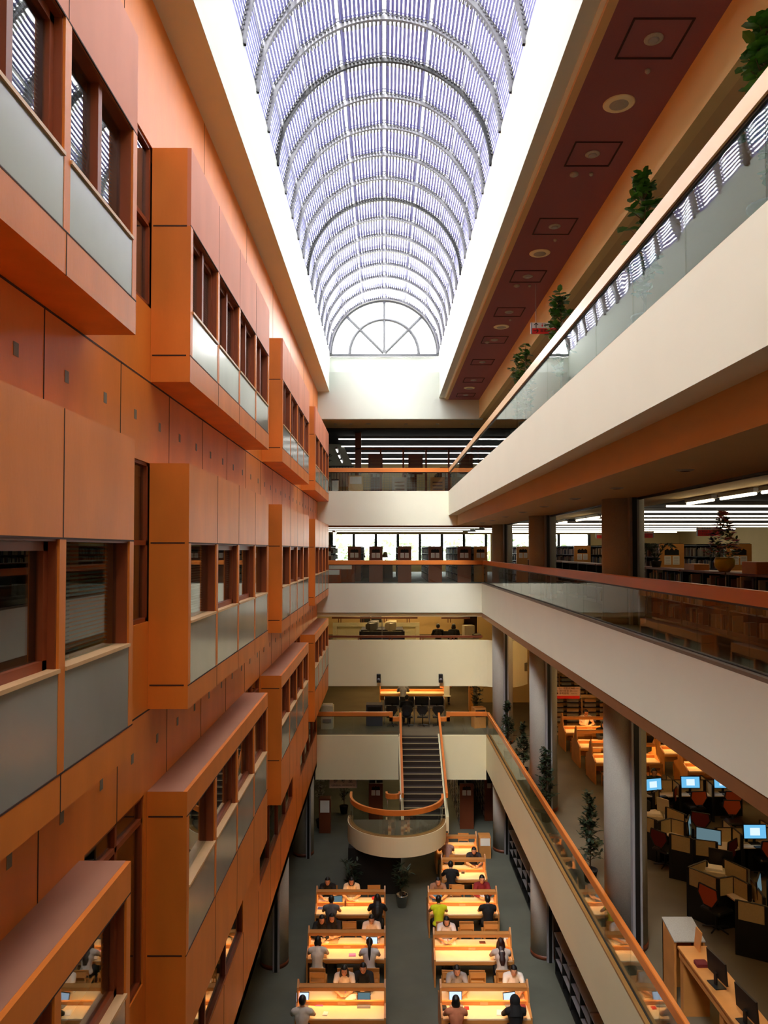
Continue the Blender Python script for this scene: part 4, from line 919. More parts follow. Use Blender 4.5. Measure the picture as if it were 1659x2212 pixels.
# speakers on the parapet
for i,px in enumerate((818,952)):
    p=at_y(px,1465,YE+.28); o=thing('wall_speaker','black wall speaker on the cream parapet, %s one'%['left','right'][i],'speaker',(p.x,YE+.28,p.z)); 
    q=MB(); q.bbox(-.09,.09,-.10,.08,-.18,.18,.012); q.build('cabinet', M['black'], o); q=MB(); q.box(-.03,.03,.07,.22,-.05,.05); q.build('bracket', M['grey'], o); q=MB(); q.lathe([(.06,0),(.07,.01)],(0,0,0),16); g=q.build('speaker_cone', M['grey'], o); g.rotation_euler=(PI/2,0,0); g.location=(0,-.10,-.05)
# ---------- L4 end room: lattice screen
o=thing('lattice_screen','tall wooden lattice screen with white grid behind the top end balustrade','screen',(1.2,37,L4))
x0=at_y(768,968,37).x; stp=at_y(817,968,37).x-x0; zt=at_y(768,968,37).z
q=MB(); q.box(x0-.02,x0+.28,36.95,37.3,L4,zt+.9); q.build('end_post', M['wooddk'], o, True)
for k in range(1,9): q=MB(); q.box(x0+.12+stp*k-.045,x0+.12+stp*k+.045,36.95,37.05,L4,zt); q.build('post', M['reveal'], o, True)
q=MB(); q.box(x0,x0+stp*8+.2,36.95,37.05,zt-.09,zt); q.box(x0,x0+stp*8+.2,36.95,37.05,L4+1.35,L4+1.4); q.build('top_rail', M['reveal'], o, True)
q=MB()
x=x0+.2
while x<x0+stp*8: q.box(x-.006,x+.006,37.0,37.012,L4+.1,L4+1.35); x+=.125
z=L4+.1
while z<L4+1.36: q.box(x0+.2,x0+stp*8,37.0,37.012,z-.006,z+.006); z+=.125
q.build('grid', M['steel'], o, True)
for k,(dx,mm) in enumerate([(1.0,'wooddk'),(2.2,'paper'),(3.0,'wooddk'),(4.1,'oak'),(5.5,'wooddk')]):
    q=MB(); q.mi=0; q.box(-.36,.36,0,.02,0,1.0); q.mi=1
    for j in range(4): q.box(-.25,.25,-.003,.0,.2+.17*j,.27+.17*j)
    b=q.build('display_board', [M[mm],M['brown' if mm!='oak' else 'wooddk']]); b.location=(x0+dx,36.86,L4+(.1 if k%2 else 1.25)); tag(b,'%s display board hung on the lattice screen, %s from the left'%({'wooddk':'dark red','paper':'pale','oak':'wooden'}[mm],on2[k]),'board')
for k in range(5): stack_case(x0+1.0+1.9*k,40.5,6,'dark bookcase behind the lattice screen, %s from the left'%on2[k],z=L4,h=2.0)
o=thing('stair_railing','black metal railing with thin bars at the left of the top end room','railing',(-2.1,36,L4)); x1=x0-.05
q=MB(); q.box(-3.2,x1,35.98,36.02,L4+1.52,L4+1.58); q.box(-3.2,x1,35.98,36.02,L4+.3,L4+.34); q.build('rails', M['black'], o, True)
q=MB(); x=-3.15
while x<x1: q.box(x-.012,x+.012,35.99,36.01,L4,L4+1.55); x+=.14
q.build('bars', M['black'], o, True)
q=MB(); q.prism([(-3.6,5.85),(-2.3,5.85),(-1.2,L4+1.0),(-3.6,L4+1.0)],'y',41,41.2); struct(q.build('wall_slope', M['white']))
def bin_x(o,a,b,h): q=MB(); q.bbox(-a*.52,a*.52,-b*.52,b*.52,h,h+.06,.01); q.build('lid', M['black'], o)
box_thing('litter_bin','steel litter bin behind the glass at the left of the top gallery','bin','chrome',(-2.2,33.3,L4),.32,.32,.6,0,bin_x)
box_thing('wall_cabinet','tan cabinet with white labels left of the lattice screen','cabinet','tan',(-1.35,35.2,L4),.7,.4,1.0,0,post_x)
# L3 items
def lamp(x,y,z,lab):
    o=thing('table_lamp',lab,'lamp',(x,y,z)); q=MB(); q.lathe([(.08,0),(.03,.03),(.03,.2),(.015,.22),(.015,.34)],(0,0,0),14); q.build('base', M['black'], o)
    q=MB(); q.lathe([(.17,.32),(.09,.62)],(0,0,0),20); q.build('shade', M['sill'], o)
p=at_y(783,1195,40); q1=lamp(p.x,40,L3+.75,'table lamp with cream shade in front of the bright windows, left'); p2=at_y(832,1195,40); lamp(p2.x,40,L3+.75,'table lamp with cream shade in front of the bright windows, right')
for k,x in enumerate((p.x,p2.x)): box_thing('side_table','small dark table under the %s cream lamp'%['left','right'][k],'table','dark',(x,40,L3),.8,.8,.75)
box_thing('newspaper_desk','wooden slanted reading desk at the left behind the end balustrade','desk','reveal',(-2.3,33.4,L3),.75,.5,.62,0,post_x)
box_thing('wide_desk','dark wooden desk with papers left of the end bookcases','desk','wooddk',(-2.0,34.2,L3),1.3,.7,1.0,0,post_x)
stack_case(-2.75,35.5,4,'narrow dark bookcase at the far left behind the end balustrade',z=L3,h=1.7,wd=.4)
box_thing('book_box','orange wooden box on the low gallery bookcase left of the flowers','box','oak',(6.15,14.6,L3+1.1),.3,.5,.12)
box_thing('book_box','orange wooden box on the low gallery bookcase right of the flowers','box','oak',(6.15,12.2,L3+1.1),.3,.5,.2)
box_thing('long_counter','long pale topped counter behind the low gallery bookcases','counter','sill',(9.3,15.5,L3),4.5,.7,1.05,0,shelf_x)
# ---------- signs with writing
def text(body,size,parent,loc,m,rx=PI/2,rz=0,align='LEFT'):
    cu=bpy.data.curves.new('lettering','FONT'); cu.body=body; cu.size=size; cu.align_x=align; cu.align_y='CENTER'; cu.extrude=.001; cu.materials.append(M[m])
    to=bpy.data.objects.new('lettering',cu); C.objects.link(to); dg=bpy.context.evaluated_depsgraph_get(); me=bpy.data.meshes.new_from_object(to.evaluated_get(dg))
    bpy.data.objects.remove(to); o=bpy.data.objects.new('lettering',me); C.objects.link(o); o.parent=parent; o.location=loc; o.rotation_euler=(rx,0,rz); me.materials.clear(); me.materials.append(M[m]); return o
def sign(name,lab,p,w_,h,rows,hang=.5):
    o=thing(name,lab,'sign',p)
    for (z0,z1,mm) in rows: q=MB(); q.box(0,w_,-.015,.015,z0*h,z1*h-.003); q.build('sign_panel', M[mm], o)
    q=MB(); q.box(-.03,0,-.02,.02,0,h); q.box(w_,w_+.03,-.02,.02,0,h); q.build('side_frame', M['steel'], o)
    if hang:
        q=MB(); q.tube([(.1,0,h),(.1,0,h+hang)],.006,6); q.tube([(w_-.1,0,h),(w_-.1,0,h+hang)],.006,6); q.build('hanger_rod', M['steel'], o)
    return o
M['ink']=mat('sign_ink',(16,16,18),.5); M['inkb']=mat('sign_ink_brown',(84,40,24),.6)
# general reference sign
p=at_y(712,1702,YE+.6); w_=at_y(770,1702,YE+.6).x-p.x
o=sign('reference_sign','pinkish sign reading general reference hanging under the end gallery',p,w_,.46,[(0,1,'signpink')],.3)
text('參  考  室',.21,o,(w_/2,-.017,.31),'ink',align='CENTER'); text('GENERAL REFERENCE',.105,o,(w_/2,-.017,.11),'ink',align='CENTER')
# washroom / research centre sign, top gallery
Y=18.0; p=at_y(1149,721,Y); w_=at_y(1215,721,Y).x-p.x+.1; h=(at_y(1149,697,Y)-p).z
o=sign('direction_sign','white and red hanging direction sign with arrows above the top gallery',p,w_,h,[(0,.5,'signred'),(.5,1,'signpale')],.95)
def arrow(o,x,z,s,d):
    q=MB(); a=[(-.5,-.07),(.25,-.07),(0,-.35),(.12,-.42),(.5,0),(.12,.42),(0,.35),(.25,.07),(-.5,.07)]
    if d=='up': a=[(-b,c) for c,b in a]
    q.prism([(x+b*s,z+c*s) for b,c in a],'y',-.018,-.016); q.build('arrow', M['ink'], o)
arrow(o,.1,h*.75,.13,'up'); arrow(o,.1,h*.25,.13,'r')
text('化妝室',.11,o,(.42,-.017,h*.75),'ink'); text('圖書研究中心閱覽',.085,o,(.2,-.017,h*.25),'ink')
for k,mm in ((0,'red'),(1,'ink')):
    q=MB(); x=.25+.07*k; q.box(x-.014,x+.014,-.018,-.016,h*.62,h*.8); q.lathe([(.001,0),(.014,.012),(.001,.024)],(x,-.017,h*.82),8); q.build('pictogram', M[mm], o)
# reading floor sign
Y=31.0; p=at_y(1199,1509,Y); w_=at_y(1252,1509,Y).x-p.x; h=(at_y(1199,1484,Y)-p).z
o=sign('direction_sign','pink sign with brown lettering and red base beside the middle column',p,w_,h,[(0,.24,'signred'),(.24,1,'signpink')],1.0)
for k,(a,b) in enumerate([('↖ B1F 視聽資料區','Audio Visual'),('→ 期刊閱覽 區','Periodicals'),('● 參考諮詢','Reference')]):
    text(a,.10,o,(.05,-.017,h*(.88-.22*k)),'inkb'); text(b,.06,o,(w_*.66,-.017,h*(.88-.22*k)),'inkb')
# red signs in the right reading room
for j,(x0_,y1_,x1_,y0_,Y) in enumerate([(1507,1158,1557,1138,21.5),(1378,1162,1405,1147,25),(1289,1163,1302,1152,27)]):
    p=at_y(x0_,y1_,Y); w_=max(.5,at_y(x1_,y1_,Y).x-p.x); h=(at_y(x0_,y0_,Y)-p).z
    o=sign('direction_sign','small red hanging sign in the right reading room, %s'%['beside the flowers','right of the large column','left of the large column'][j],p,w_,h,[(0,.66,'signred'),(.66,1,'signpink')],.6)
    text('參考書區',h*.26,o,(.1,-.017,h*.83),'ink'); text('→ 期刊區  西文圖書',h*.22,o,(.04,-.017,h*.48),'inkb'); text('↑ 中文圖書區',h*.22,o,(.04,-.017,h*.2),'inkb')
# ================= plants =================
M['leaf']=mat('glossy_leaf',(64,104,34),.35,var=.3,scale=9); M['leafd']=mat('dark_leaf',(30,46,24),.5,var=.3,scale=9); M['bark']=mat('bark',(80,62,44),.9)
M['palm']=mat('palm_leaf',(34,52,22),.5,var=.2)
def leaf(q,p,d,L,wd,up=Vector((0,0,1))):
    d=d.normalized(); s=d.cross(up); s=s.normalized() if s.length>.01 else Vector((1,0,0)); n=s.cross(d)
    q.add([p,p+d*L*.35+s*wd*.5+n*.01*L,p+d*L*.75+s*wd*.42-n*.02*L,p+d*L-n*.08*L,p+d*L*.75-s*wd*.42-n*.02*L,p+d*L*.35-s*wd*.5+n*.01*L],[(0,1,2,3),(0,3,4,5)])
def rdir(zl=-.3,zh=.8):
    a=R.uniform(0,2*PI); z=R.uniform(zl,zh); r=math.sqrt(max(0,1-z*z)); return Vector((r*math.cos(a),r*math.sin(a),z))
def potted(kind,name,lab,cat,loc,h,rw,nleaf,L,wd,lm,pot=('black',.17,.3),z0=.35,group=None):
    o=thing(name,lab,cat,loc,group=group); pm,pr,ph=pot
    q=MB(); q.lathe([(pr*.75,0),(pr,ph*.9),(pr*1.06,ph*.9),(pr*1.06,ph),(pr*.92,ph),(pr*.9,ph*.85)],(0,0,0),18); q.build('pot', M[pm], o)
    q=MB(); q.tube([(0,0,ph*.8),(.02,.01,h*.5),(0,0,h*.95)],[.018,.014,.006],6)
    tips=[]
    for k in range(max(6,nleaf//7)):
        z=z0+(h-z0)*R.random(); t=(z-z0)/(h-z0)
        prof={'cone':(1-t*.85),'round':math.sin(PI*min(1,max(.08,t*.95+.05)))**.6,'spread':.3+.7*t}[kind]
        a=R.uniform(0,2*PI); e=Vector((rw*prof*math.cos(a),rw*prof*math.sin(a),z+rw*.25)); q.tube([(0,0,max(ph,z-.1)),e],[.008,.003],4); tips.append((Vector((0,0,z-.05)),e))
    q.build('stem', M['bark'], o)
    q=MB()
    for k in range(nleaf):
        b,e=tips[k%len(tips)]; p=b.lerp(e,R.uniform(.35,1.05)); leaf(q,p,rdir(),L*R.uniform(.7,1.2),wd*R.uniform(.8,1.1))
    q.build('foliage', M[lm], o); return o
pl=[(1397,432,'second from the camera'),(1214,684,'beside the red sign'),(1137,797,'third, small in the distance'),(1118,818,'farthest, tiny in the distance'),(1668,95,'nearest, cut by the picture edge')]
for px,py,lab in pl:
    X=3.12; Y=X*1600/(px-830)*1.0; P=at_y(px,py,Y)
    potted('round','potted_shrub','potted green broadleaf shrub behind the upper balustrade, '+lab,'potted plant',(X,Y,L4),max(1.2,P.z-L4+.35*Y/11),.2,300,.13,.10,'leaf',('black',.15,.3),z0=.55,group='broadleaf plants on the top gallery')
for i,(px,py0,py1) in enumerate([(1097,1528,1615),(1131,1583,1655),(1180,1650,1752),(1275,1768,1882)]):
    b=at_z(px,py1+22,L1); hgt=2.1 if i!=1 else 1.8; X=max(b.x,4.75)
    potted('cone','potted_ficus','dark slender potted tree behind the lowest right handrail, %s from the stairs'%['first','second','third','fourth and tallest'][i],'potted tree',(X,b.y,L1),hgt,.34,460,.14,.075,'leafd',('dark',.17,.3),z0=.55,group='slender trees on the reading floor')
for i,(px,py) in enumerate([(762,1925),(868,1958)]):
    b=at_z(px,py,GZ); b.y=min(b.y,26.3); potted('spread','potted_palm','dark potted plant in a steel drum under the landing, %s one'%['left','right'][i],'potted plant',(b.x,b.y,GZ),1.35,.36,160,.22,.07,'leafd',('chrome',.2,.42),z0=.6)
potted('round','potted_shrub','dark potted shrub at the far left of the top end gallery','potted plant',(-2.62,33.2,L4),1.9,.25,120,.16,.08,'leafd',('dark',.18,.35),z0=.7)
potted('spread','potted_shrub','dark leafy plant behind the wooden cabinet on the reading floor','potted plant',(4.3,34.6,L1),1.7,.4,160,.2,.08,'leafd',('dark',.2,.35),z0=.6)
potted('spread','potted_shrub','dark plant beside the reference sign on the ground floor','potted plant',(-1.9,35.2,GZ),1.7,.4,140,.2,.08,'leafd',('dark',.2,.35),z0=.6)
potted('spread','potted_shrub','white flowering plant at the left edge under the end gallery','potted plant',(-2.85,33.4,GZ),2.3,.35,140,.14,.07,'conc',('dark',.2,.35),z0=1.2)
for i,(Y,x) in enumerate([(17.9,6.2),(16.9,6.2),(18.9,6.2)]):
    o=thing('palm_plant','dark fine leaved palm on the low gallery bookcase, %s'%['middle','right','left'][i],'potted plant',(x,Y,L3+1.1))
    q=MB(); q.lathe([(.09,0),(.12,.14),(.11,.14)],(0,0,0),14); q.build('pot', M['dark'], o)
    q=MB()
    for k in range(16):
        a=R.uniform(0,2*PI); pts=[Vector((.0,0,.12))+Vector((math.cos(a),math.sin(a),0))*(.42*t)+Vector((0,0,.42*math.sin(t*2.2))) for t in (0,.25,.5,.75,1)]
        q.tube(pts,.004,3)
        for t in range(1,5):
            for s in (-1,1):
                d=(pts[t]-pts[t-1]).normalized(); sd=Vector((-math.sin(a),math.cos(a),0))*s
                for u in (0,.5): leaf(q,pts[t-1].lerp(pts[t],u),d+sd*.9,.15,.018)
    q.build('fronds', M['palm'], o)
o=thing('flower_arrangement','tall mixed flower arrangement in a yellow pot on the low gallery bookcase','flowers',(6.15,13.4,L3+1.1))
q=MB(); q.lathe([(.09,0),(.17,.10),(.18,.20),(.15,.26),(.14,.26)],(0,0,0),20); q.build('pot', M['ceramic'], o)
q=MB()
for k in range(260):
    z=R.uniform(.22,.95); r=.34*(1-(z-.2)/.95)*R.uniform(.3,1); a=R.uniform(0,2*PI); leaf(q,Vector((r*math.cos(a),r*math.sin(a),z)),rdir(),.11,.04)
q.build('greenery', M['leaf'], o)
for mm,nm,n in ((('peach_petal'),(244,196,150),60),(('pink_petal'),(226,140,150),40),(('violet_petal'),(130,116,180),44)):
    m=mat(mm,nm,.7); q=MB()
    for k in range(n):
        z=R.uniform(.3,1.08); r=.34*(1-(z-.25)/.95)*R.uniform(.7,1.1); a=R.uniform(0,2*PI); c=Vector((r*math.cos(a)-.02,r*math.sin(a),z))
        for j in range(6): leaf(q,c,Vector((math.cos(j*1.05),math.sin(j*1.05),.5)),.065,.055)
    q.build('blossom_cluster', m, o)['kind']='stuff'
# trees outside the far windows
M['treeleaf']=mat('outdoor_leaf',(150,168,140),.7,var=.2,scale=1)
for i,(x,y,r_) in enumerate([(-5,62,2.9),(1.2,66,3.2),(7.4,62,2.9),(13.5,66,3.0),(19.7,62,2.9),(26,66,3.2)]):
    o=thing('outdoor_tree','pale green tree outside the far windows, %s from the left'%on2[i],'tree',(x,y,-7)); q=MB(); q.tube([(0,0,0),(0,0,4.5)],[.25,.15],8); q.build('trunk', M['bark'], o)
    q=MB()
    for k in range(900):
        d=rdir(-.9,1); leaf(q,Vector((d.x*r_,d.y*r_,6.4+d.z*r_*.8))*R.uniform(.8,1.0),rdir(-1,1),.6,.4)
    q.build('crown', M['treeleaf'], o)
sbox('ground_outside', M['treeleaf'], -40, 60, 50.6, 90, -7.2, -7.0)
# ================= people (seated readers) =================
M['skin']=mat('skin',(206,150,112),.6,var=.04); M['hairk']=mat('black_hair',(14,11,10),.45,var=.2); M['hairr']=mat('dark_red_hair',(44,16,12),.45,var=.2); M['hairg']=mat('grey_hair',(96,90,86),.6)
M['trs']=mat('dark_trousers',(24,24,32),.8)
def cloth(c): 
    k='cloth%s'%(c,)
    if k not in M: M[k]=mat('cloth_%d_%d_%d'%c,c,.85,var=.06,scale=12)
    return M[k]
def hull(chains,vox,name,smooth=4,cutf=None):
    """capsule chains fused into one continuous surface"""
    q=MB()
    for ch in chains:
        for (a,ra),(b,rb) in zip(ch,ch[1:]):
            a=Vector(a); b=Vector(b); L=(b-a).length; n=max(2,int(L/(.5*min(ra,rb)))+1); n=min(n,7)
            q.tube([a.lerp(b,t/n) for t in range(n+1)],[ra+(rb-ra)*t/n for t in range(n+1)],10)
        for (a,ra) in ch: q.ell(a,(ra*.999,ra*.999,ra*.999),10,8)
    return q
def fuse(q,vox,name,mats,smooth=3):
    o=q.build(name,mats); md=o.modifiers.new('r','REMESH'); md.mode='VOXEL'; md.voxel_size=vox; md.use_smooth_shade=True
    sm=o.modifiers.new('s','SMOOTH'); sm.factor=.5; sm.iterations=smooth
    dg=bpy.context.evaluated_depsgraph_get(); me=bpy.data.meshes.new_from_object(o.evaluated_get(dg)); me.name=name
    bpy.data.objects.remove(o); me.polygons.foreach_set('use_smooth',[True]*len(me.polygons)); me.materials.clear(); me.materials.append(mats); return me
def person_meshes(pose):
    # local frame: faces +y, seat height .46, table edge at y~.35, top .75
    lean={'write':.16,'type':.08,'rest':.10}[pose]; hd={'write':.10,'type':.03,'rest':.06}[pose]
    hip=Vector((0,0,.56)); ch=Vector((0,lean*.6,.86)); nk=Vector((0,lean+.01,1.05)); hc=Vector((0,lean+.04+hd*.6,1.20-hd*.25))
    q=hull([[(hip,.135),(Vector((0,lean*.3,.70)),.12),(ch,.135),(Vector((0,lean*.85,.97)),.115),(nk,.058),(hc-Vector((0,.01,.05)),.055)]],0,'')
    q.ell(hip,(.17,.13,.12),12,8); q.ell(ch+Vector((0,0,.02)),(.165,.115,.15),12,8)
    q.ell(hc,(.076,.094,.112),16,12); q.ell(hc+Vector((0,.03,-.055)),(.055,.06,.055),12,8)      # skull, jaw
    f=Vector((0,.088,0)); q.ell(hc+f+Vector((0,.012,-.02)),(.011,.016,.022),8,6)                 # nose
    for s in (-1,1):
        q.ell(hc+Vector((s*.078,-.005,-.01)),(.012,.022,.032),8,6)                               # ears
        q.ell(hc+f+Vector((s*.032,-.014,.004)),(.017,.012,.010),8,6)                             # brows/eyelids
    q.ell(hc+f+Vector((0,-.004,-.056)),(.024,.012,.008),8,6)                                     # mouth
    arms=[]
    for s in (-1,1):
        sh=Vector((s*.18,lean*.9,.99)); el=Vector((s*.25,lean+.20,.80)); wr=Vector((s*(.11 if pose!='type' else .10),lean+.39 if pose!='rest' else lean+.36,.79))
        if pose=='rest': el=Vector((s*.24,lean+.22,.79)); wr=Vector((s*.02+.03,lean+.36,.785+.02*s))
        arms.append((sh,el,wr)); q2=hull([[(Vector((s*.10,lean*.88,1.0)),.075),(sh,.062),(sh.lerp(el,.5),.052),(el,.044),(el.lerp(wr,.4),.041),(wr,.028)]],0,''); o=len(q.v); q.v+=q2.v; q.f+=[[i+o for i in f_] for f_ in q2.f]; q.m+=q2.m; q.sm+=q2.sm
        d=(wr-el); d.z=0; d.normalize(); sd=Vector((d.y,-d.x,0))*s        # sd points outward
        pc=wr+d*.05; hand=[[(wr,.026),(pc-sd*.018,.021)],[(wr,.026),(pc+sd*.018,.021)],[(pc-sd*.02,.02),(pc+sd*.02,.02)]]
        for k,(off,L) in enumerate(((-.030,.068),(-.010,.078),(.010,.073),(.029,.056))):
            b=pc+d*.022+sd*off; hand.append([(b,.0105),(b+d*L*.5+Vector((0,0,.006)),.0098),(b+d*L-Vector((0,0,.010)),.0085)])
        hand.append([(wr+d*.02-sd*.025,.013),(wr+d*.048-sd*.052,.0115),(wr+d*.078-sd*.056,.0095)])
        q2=hull(hand,0,''); o=len(q.v); q.v+=q2.v; q.f+=[[i+o for i in f_] for f_ in q2.f]; q.m+=q2.m; q.sm+=q2.sm
    legs=[]
    for s in (-1,1):
        a=Vector((s*.09,.02,.54)); kn=Vector((s*.12,.44,.53)); an=Vector((s*.12,.40,.09)); toe=Vector((s*.13,.56,.035))
        legs.append((a,kn,an,toe)); q2=hull([[(a,.085),(a.lerp(kn,.5),.075),(kn,.056),(kn.lerp(an,.35),.052),(an,.036)],[(an,.036),(Vector((s*.12,.38,.045)),.036),(toe,.03)]],0,''); o=len(q.v); q.v+=q2.v; q.f+=[[i+o for i in f_] for f_ in q2.f]; q.m+=q2.m; q.sm+=q2.sm
    body=fuse(q,.0085,'body',M['skin'],2)
    def top(sleeve):
        t=hull([[(hip+Vector((0,0,.0)),.150),(Vector((0,lean*.3,.70)),.137),(ch,.150),(Vector((0,lean*.85,.97)),.128)]],0,''); t.ell(hip,(.188,.150,.12),12,8); t.ell(ch+Vector((0,0,.02)),(.180,.130,.155),12,8)
        for s,(sh,el,wr) in zip((-1,1),arms):
            pts=[(Vector((s*.10,lean*.88,1.0)),.088),(sh,.076)]
            if sleeve>0: pts+= [(sh.lerp(el,.5),.066)]
            if sleeve>1: pts+= [(el,.057),(el.lerp(wr,.5),.052),(el.lerp(wr,.88),.043)]
            q2=hull([pts],0,''); o=len(t.v); t.v+=q2.v; t.f+=[[i+o for i in f_] for f_ in q2.f]; t.m+=q2.m; t.sm+=q2.sm
        return fuse(t,.015,'shirt',M['skin'],3)
    tp=hull([[(l[0],.098),(l[0].lerp(l[1],.5),.088),(l[1],.068),(l[1].lerp(l[2],.35),.064),(l[2]+Vector((0,0,.03)),.05)] for l in legs],0,''); tp.ell(hip-Vector((0,0,.02)),(.186,.148,.10),12,8)
    trs=fuse(tp,.015,'trousers',M['trs'],3)
    sp=hull([[(Vector((l[2].x,.375,.05)),.047),(l[3],.038)] for l in legs],0,''); sh_=fuse(sp,.012,'shoes',M['black'],2)
    H={}
    def hair(kind):
        q=MB(); q.ell(hc+Vector((0,-.014,.022)),(.090,.102,.112),16,12)
        if kind in('long','longb'):
            q.ell(hc+Vector((0,-.06,-.06)),(.088,.06,.13),12,8); q.tube([hc+Vector((0,-.06,-.05)),Vector((0,lean-.10,1.0)),Vector((0,lean*.7-.135,.86)),Vector((0,lean*.5-.15,.76))],[.085,.095,.085,.05],12,flat=.55)
            for s in (-1,1): q.tube([hc+Vector((s*.075,0,.02)),hc+Vector((s*.09,-.01,-.10)),Vector((s*.10,lean+.02,.98))],[.03,.035,.03],8)
        if kind=='pony':
            q.ell(hc+Vector((0,-.11,.03)),(.03,.03,.03),10,8); q.tube([hc+Vector((0,-.11,.03)),hc+Vector((0,-.16,-.05)),Vector((0,lean-.13,.98)),Vector((0,lean*.6-.15,.86))],[.03,.042,.038,.012],10)
        if kind=='bob': q.ell(hc+Vector((0,-.03,-.05)),(.105,.085,.11),14,10)
        if kind=='hood': q.ell(hc+Vector((0,-.02,-.01)),(.12,.12,.145),14,10); q.tube([hc+Vector((0,-.05,-.06)),Vector((0,lean-.03,1.0)),Vector((0,lean*.7-.06,.9))],[.11,.15,.16],12,flat=.8)
        # keep the face clear
        me=fuse(q,.010,'hair',M['hairk'],2)
        import bmesh
        if kind!='x':
            bm=bmesh.new(); bm.from_mesh(me); dl=[]
            for v in bm.verts:
                p=v.co-hc
                if p.y>.045 and p.z<.055 and abs(p.x)<.068 and p.z>-.16: dl.append(v)
            bmesh.ops.delete(bm,geom=dl,context='VERTS'); bm.to_mesh(me); bm.free()
        return me
    return dict(body=body,top=[top(0),top(1),top(2)],trs=trs,shoes=sh_,hair=hair,cache={},hc=hc)
PM={p:person_meshes(p) for p in ('write','type','rest')}
def eyes(hc):
    q=MB()
    for s in (-1,1): q.ell(hc+Vector((s*.031,.083,-.006)),(.010,.007,.006),8,6)
    return q
def person(x,y,z,rz,pose,top,sleeve,hair,label,hcol='hairk',skirt=None,s=1.08):
    P=PM[pose]; o=thing('person',label,'person',(x,y,z),rz); o.scale=(s,s,s)
    def ch(nm,me,m=None,par=o):
        if m is not None: me=me.copy(); me.materials.clear(); me.materials.append(m)
        c=bpy.data.objects.new(nm,me); C.objects.link(c); c.parent=par; return c
    b=ch('body',P['body']); ch('shirt',P['top'][sleeve],cloth(top)); ch('trousers',P['trs'],cloth(skirt) if skirt else None); ch('shoes',P['shoes'])
    if hair!='bald':
        if hair not in P['cache']: P['cache'][hair]=P['hair'](hair)
        ch('hair',P['cache'][hair],M[hcol] if hair!='hood' else cloth(top))
    eyes(P['hc']).build('eyes', M['black'], b)
    return o
W_=(226,214,196); BK_=(16,15,17)
def pf(px,ty,side,z=GZ):      # seat position from screen column and table centre, near (-1) or far (+1) side
    y=ty+side*(.88 if z==GZ else .85); p=at_z(px,2000,z); d=y*math.cos(TH)+(z+1.1)*math.sin(TH); return ((px-CX)*d/FPX, y)
def seat(px,ty,side,pose,top,sl,hair,label,z=GZ,**k):
    x,y=pf(px,ty,side,z)
    if pose!='type':
        yb=ty+side*.40; q=MB()
        if R.random()<.6: q.obox((-.11,0,.012),(.2,.27,.018),ry=-.07); q.obox((.11,0,.012),(.2,.27,.018),ry=.07); nm='open_book'
        else:
            nm='paper_sheets'
            for k_ in range(3): q.obox((R.uniform(-.1,.1),R.uniform(-.04,.04),.004+.005*k_),(.2,.28,.003),rz=R.uniform(-.3,.3))
        b=q.build(nm,M[R.choice(['paper','paper','sill'])]); b.location=(x+.03,yb,z+.752); tag(b,nm.replace('_',' ')+' before the reader '+' '.join(label.replace(',','').split()[:11]),nm.replace('_',' '))
        q=MB(); q.tube([(0,0,.006),(.05,.13,.006)],.005,6); b=q.build('pen',M[R.choice(['black','red','blue'])]); b.location=(x+.2,yb,z+.752); tag(b,'pen beside the papers of the reader '+' '.join(label.replace(',','').split()[:9]),'pen')
    return person(x,y,z,0 if side<0 else PI,pose,top,sl,hair,'person '+label,**k)
a,b,c=YL
seat(652,a,-1,'type',W_,1,'short','in a white shirt at the bright laptop, near side of the nearest left table')
seat(745,a,1,'write',(216,196,180),1,'long','with long black hair facing the camera, nearest left table')
seat(785,a,1,'rest',BK_,2,'short','in black facing the camera beside the long haired reader, nearest left table')
seat(685,b,-1,'write',W_,1,'bob','in a cream shirt with dark bob seen from behind, middle left table')
seat(798,b,-1,'type',(220,216,210),1,'pony','in a white shirt with a black ponytail, middle left table')
seat(697,b,1,'write',BK_,2,'long','in black bent over a book on the far side of the middle left table')
seat(718,b,1,'rest',(30,24,24),1,'long','with long dark hair resting, far side of middle left table')
seat(803,b,1,'write',(232,206,184),1,'short','in a pale shirt at the far right of the middle left table')
seat(715,c,-1,'type',(104,104,104),0,'short','in a grey sleeveless top seen from behind, farthest left table')
seat(815,c,-1,'write',BK_,2,'long','in black with long hair seen from behind, farthest left table')
seat(709,c,1,'write',BK_,1,'short','in dark clothes facing the camera at the left of the farthest left table')
seat(760,c,1,'write',(236,206,170),1,'bob','in a pale top writing, far middle of the farthest left table')
a,b,c,d,e=YRt
seat(986,a,-1,'type',(196,120,84),1,'bob','in an orange brown top at the white laptop, nearest right table')
seat(1115,a,-1,'rest',(12,11,12),2,'hood','in a black hood seen from behind, nearest right table')
seat(985,a,1,'write',(150,140,136),1,'short','in a striped grey top bent forward, far left of the nearest right table')
seat(1106,a,1,'write',(234,222,208),1,'short','in a white shirt writing at the far right of the nearest right table')
seat(1085,b,-1,'write',(206,190,176),1,'long','with dark red long hair and pale vest, second right table',hcol='hairr')
seat(963,b,1,'write',(210,200,196),1,'bob','in white bent over the far left of the second right table')
seat(948,c,-1,'type',(214,222,20),0,'short','in a bright yellow vest seen from behind, third right table')
seat(1055,c,-1,'rest',(18,17,18),1,'short','in a black t-shirt seen from behind, third right table')
seat(945,c,1,'write',(150,110,84),1,'short','in brown facing the camera at the far left of the third right table')
seat(1040,c,1,'type',(126,24,30),2,'pony','in dark red with tied hair at the far right of the third right table')
seat(975,d,-1,'write',(14,13,14),2,'short','in black seen from behind at the fourth right table')
seat(1022,d,1,'write',(40,36,38),1,'short','in a dark top facing the camera at the fourth right table')
seat(966,e,-1,'write',(172,140,134),1,'bald','with shaved head in a dusty pink shirt at the farthest right table')
